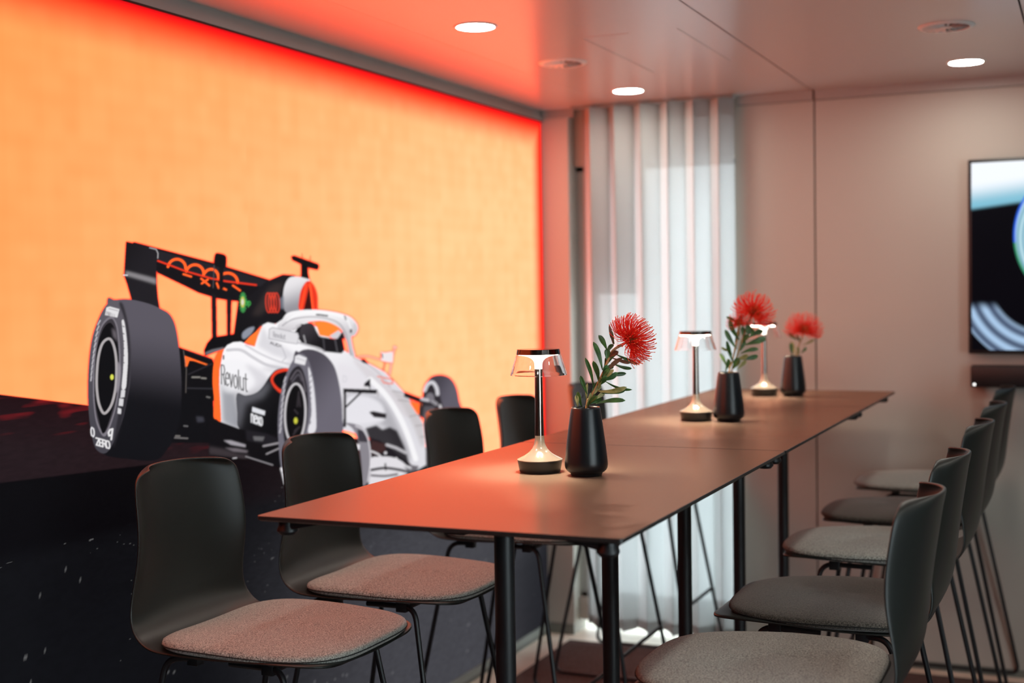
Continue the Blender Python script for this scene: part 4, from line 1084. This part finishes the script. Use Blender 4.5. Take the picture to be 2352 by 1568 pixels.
def bloom(center, axis, R, n, seed, parent, spread=112, droop=0.0):
    rnd = random.Random(seed); ax = Vector(axis).normalized()
    u = ax.orthogonal().normalized(); v = ax.cross(u)
    base = center-ax*R*0.42
    bm = bmesh.new(); tips = bmesh.new()
    g = pi*(3-sqrt(5))
    for i in range(n):
        th = radians(spread)*sqrt((i+0.5)/n)*(0.97+0.06*rnd.random()); ph = i*g+rnd.uniform(-0.12, 0.12)
        rad = u*cos(ph)+v*sin(ph)
        dirv = ax*cos(th)+rad*sin(th)
        p0 = base+dirv*R*0.26+ax*R*0.10
        L = R*(0.98+0.10*rnd.uniform(-1, 1))*(1.0+0.14*sin(th))
        out = dirv*1.0; pts = []
        curl = 0.55+0.25*rnd.random()
        for k in range(7):
            t = k/6
            a = th+0.25*sin(pi*t)-curl*max(t-0.45, 0)*1.5
            if k == 0: p = p0.copy()
            else: p = pts[-1]+(ax*cos(a)+rad*sin(a))*L/6
            pts.append(p)
        tw = Vector((rnd.uniform(-1, 1), rnd.uniform(-1, 1), rnd.uniform(-1, 1)))*R*0.04
        pts = [p+tw*(k/6)**2 for k, p in enumerate(pts)]
        rr = [R*0.019, R*0.019, R*0.0185, R*0.018, R*0.018, R*0.017, R*0.016]
        tube(bm, pts, rr, 4)
        e = pts[-1]; d = (pts[-1]-pts[-2]).normalized()
        tube(tips, [e-d*R*0.01, e+d*R*0.02, e+d*R*0.045, e+d*R*0.06], [R*0.013, R*0.026, R*0.024, R*0.008], 5)
    o = obj('styles', bm, M_style, parent); o['kind'] = 'stuff'
    o = obj('style_tips', tips, M_tip, parent); o['kind'] = 'stuff'
    bm = bmesh.new(); bmesh.ops.create_uvsphere(bm, u_segments=24, v_segments=16, radius=R*0.30)
    for q in bm.verts: q.co = base+ax*R*0.10+(q.co)*(1.0)
    # looped, still closed florets over the core
    for i in range(130):
        th = radians(120)*sqrt((i+0.5)/130); ph = i*g; rad = u*cos(ph)+v*sin(ph); dv = ax*cos(th)+rad*sin(th)
        p = base+ax*R*0.10+dv*R*0.28
        tube(bm, [p, p+dv*R*0.13, p+dv*R*0.19+ax*R*0.03], [R*0.03, R*0.026, R*0.010], 5)
    obj('core', bm, M_core, parent)
    return base

def flower(vi, stem, leaves, head, label, seed, toA, R, spread=112, n=230, axis_px=(0.9, -0.45), axis_d=-0.35):
    vxy = VP[vi]
    def Q(x, y, dd=0.0):
        p = toA(x, y); return vpt(vxy, p[0], p[1], dd)
    root = thing('pincushion_flower', label, 'flower', (vxy[0], vxy[1], ZTAB+0.02), 0, 'red pincushion flowers')
    off = Vector((-vxy[0], -vxy[1], -(ZTAB+0.02)))
    rnd = random.Random(seed)
    before = set(bpy.data.objects)
    hp = Q(*head)
    axis = Vector(_r)*axis_px[0]-Vector(_u)*axis_px[1]+Vector(_f)*axis_d; axis.normalize()
    b = bloom(hp, axis, R, n, seed, root, spread)
    pts = [Vector((vxy[0]-0.008, vxy[1], ZTAB+0.022))]+[Q(x, y) for x, y in stem]+[b-axis*R*0.12, b]
    P = [Vector(p) for p in spl([tuple(p) for p in pts], 5, closed=False)]
    # spl is 2-D/3-D agnostic
    bm = bmesh.new(); N = len(P); tube(bm, P, [0.0022+0.0010*(i/N)+(0.0025 if i > N-5 else 0) for i in range(N)], 8)
    obj('stem', bm, M_stem, root)
    for (x0, y0, x1, y1, w, kind) in leaves:
        dd = rnd.uniform(-0.022, 0.022)
        p0 = Q(x0, y0, dd*0.15); p1 = Q(x1, y1, dd)
        sc = 1/3.5625/1115 if vi == 0 else 1/4.355/820
        if vi == 2: sc = 1/4.355/655
        bm = leaf_mesh(p0, p1, w*sc*1.18, (p1-p0).length*rnd.uniform(-0.10, 0.10), rnd.uniform(-0.5, 0.5))
        lf = obj('leaf', bm, {'g': M_leaf, 'p': M_leafp, 'b': M_leafb}[kind], root)
        md = lf.modifiers.new('thick', 'SOLIDIFY'); md.thickness = 0.0007
    for o in set(bpy.data.objects)-before:
        if o.parent == root: o.location = off
    return root

L1 = [(700,905,665,780,34,'g'),(668,905,655,808,28,'p'),(742,800,688,650,32,'g'),(745,890,750,712,20,'p'),(795,745,722,504,30,'g'),(838,700,788,530,42,'g'),(868,605,792,375,40,'g'),
      (905,440,835,320,42,'g'),(958,402,925,238,24,'b'),(965,392,938,280,30,'g'),(905,530,905,430,44,'g'),(985,478,1155,556,30,'g'),(940,545,1108,586,26,'g'),(885,650,1062,634,32,'g'),
      (885,655,1035,508,34,'b'),(865,690,990,622,40,'g'),(890,695,1112,760,26,'g'),(830,775,1066,738,38,'p'),(865,795,1056,770,34,'g'),(795,845,890,768,34,'p'),(815,880,1056,856,38,'g'),
      (775,830,845,700,44,'g'),(750,900,832,820,34,'g'),(945,505,1095,548,26,'b'),(735,895,770,790,26,'p'),(880,600,960,575,36,'g'),(850,720,930,590,34,'g'),(905,560,985,455,36,'g'),(840,760,860,660,26,'p'),(905,470,960,395,34,'g'),(925,500,1000,455,40,'b'),(870,640,905,560,40,'g'),(835,730,900,650,42,'g'),(800,800,850,720,40,'p'),(780,850,800,770,30,'g'),(770,880,860,840,38,'g'),(880,585,900,505,36,'g'),(845,690,960,600,36,'p')]
flower(0, [(738,900),(775,825),(835,705),(885,600),(925,500),(965,435)], L1, (1140,335), 'sharp red pincushion flower arching right out of the nearest vase', 11,
       lambda x, y: (1140+x/3.5625, 680+y/3.5625), 0.041, 112, 330, (0.86, -0.50), -0.25)
L2 = [(735,880,664,748,34,'g'),(722,930,755,800,34,'g'),(805,850,740,618,40,'g'),(835,700,724,508,44,'g'),(862,610,770,400,46,'g'),(885,445,733,380,30,'g'),(905,480,885,350,36,'b'),(912,610,890,480,44,'g'),
      (945,590,1102,520,50,'g'),(925,660,1130,590,60,'g'),(880,745,1056,706,40,'g'),(880,805,1050,770,46,'g'),(845,905,932,820,40,'p'),(830,800,950,758,46,'p'),(765,725,680,686,28,'p'),(800,900,860,790,60,'g'),
      (960,470,1000,560,50,'g'),(940,430,960,560,44,'g'),(900,640,960,560,46,'g'),(760,900,745,800,40,'p'),(870,720,900,600,50,'g')]
toC = lambda x, y: (1500+x/4.355, 640+y/4.355)
flower(1, [(785,940),(815,840),(850,740),(885,640),(925,520),(960,440)], L2, (1030,290), 'large red pincushion flower in the middle vase, the right one of its pair', 23, toC, 0.048, 114, 240, (0.45, -0.85), -0.2)
flower(1, [(760,940),(790,840),(820,700),(845,580)], [(790,760,745,640,34,'g'),(820,640,860,520,40,'g')], (848,415), 'smaller red flower in the middle vase, the left one of its pair', 31, toC, 0.029, 110, 150, (-0.25, -0.9), 0.1)
L3 = [(1392,775,1375,640,36,'g'),(1422,765,1384,628,28,'p'),(1445,612,1358,543,34,'g'),(1478,745,1532,685,26,'g'),(1495,665,1612,608,22,'p'),(1450,770,1440,680,30,'p'),(1470,650,1430,560,24,'g')]
flower(2, [(1436,775),(1448,700),(1470,640),(1485,600)], L3, (1512,468), 'small blurred orange-red flower in the farthest vase', 41, toC, 0.052, 112, 220, (0.1, -0.98), -0.1)
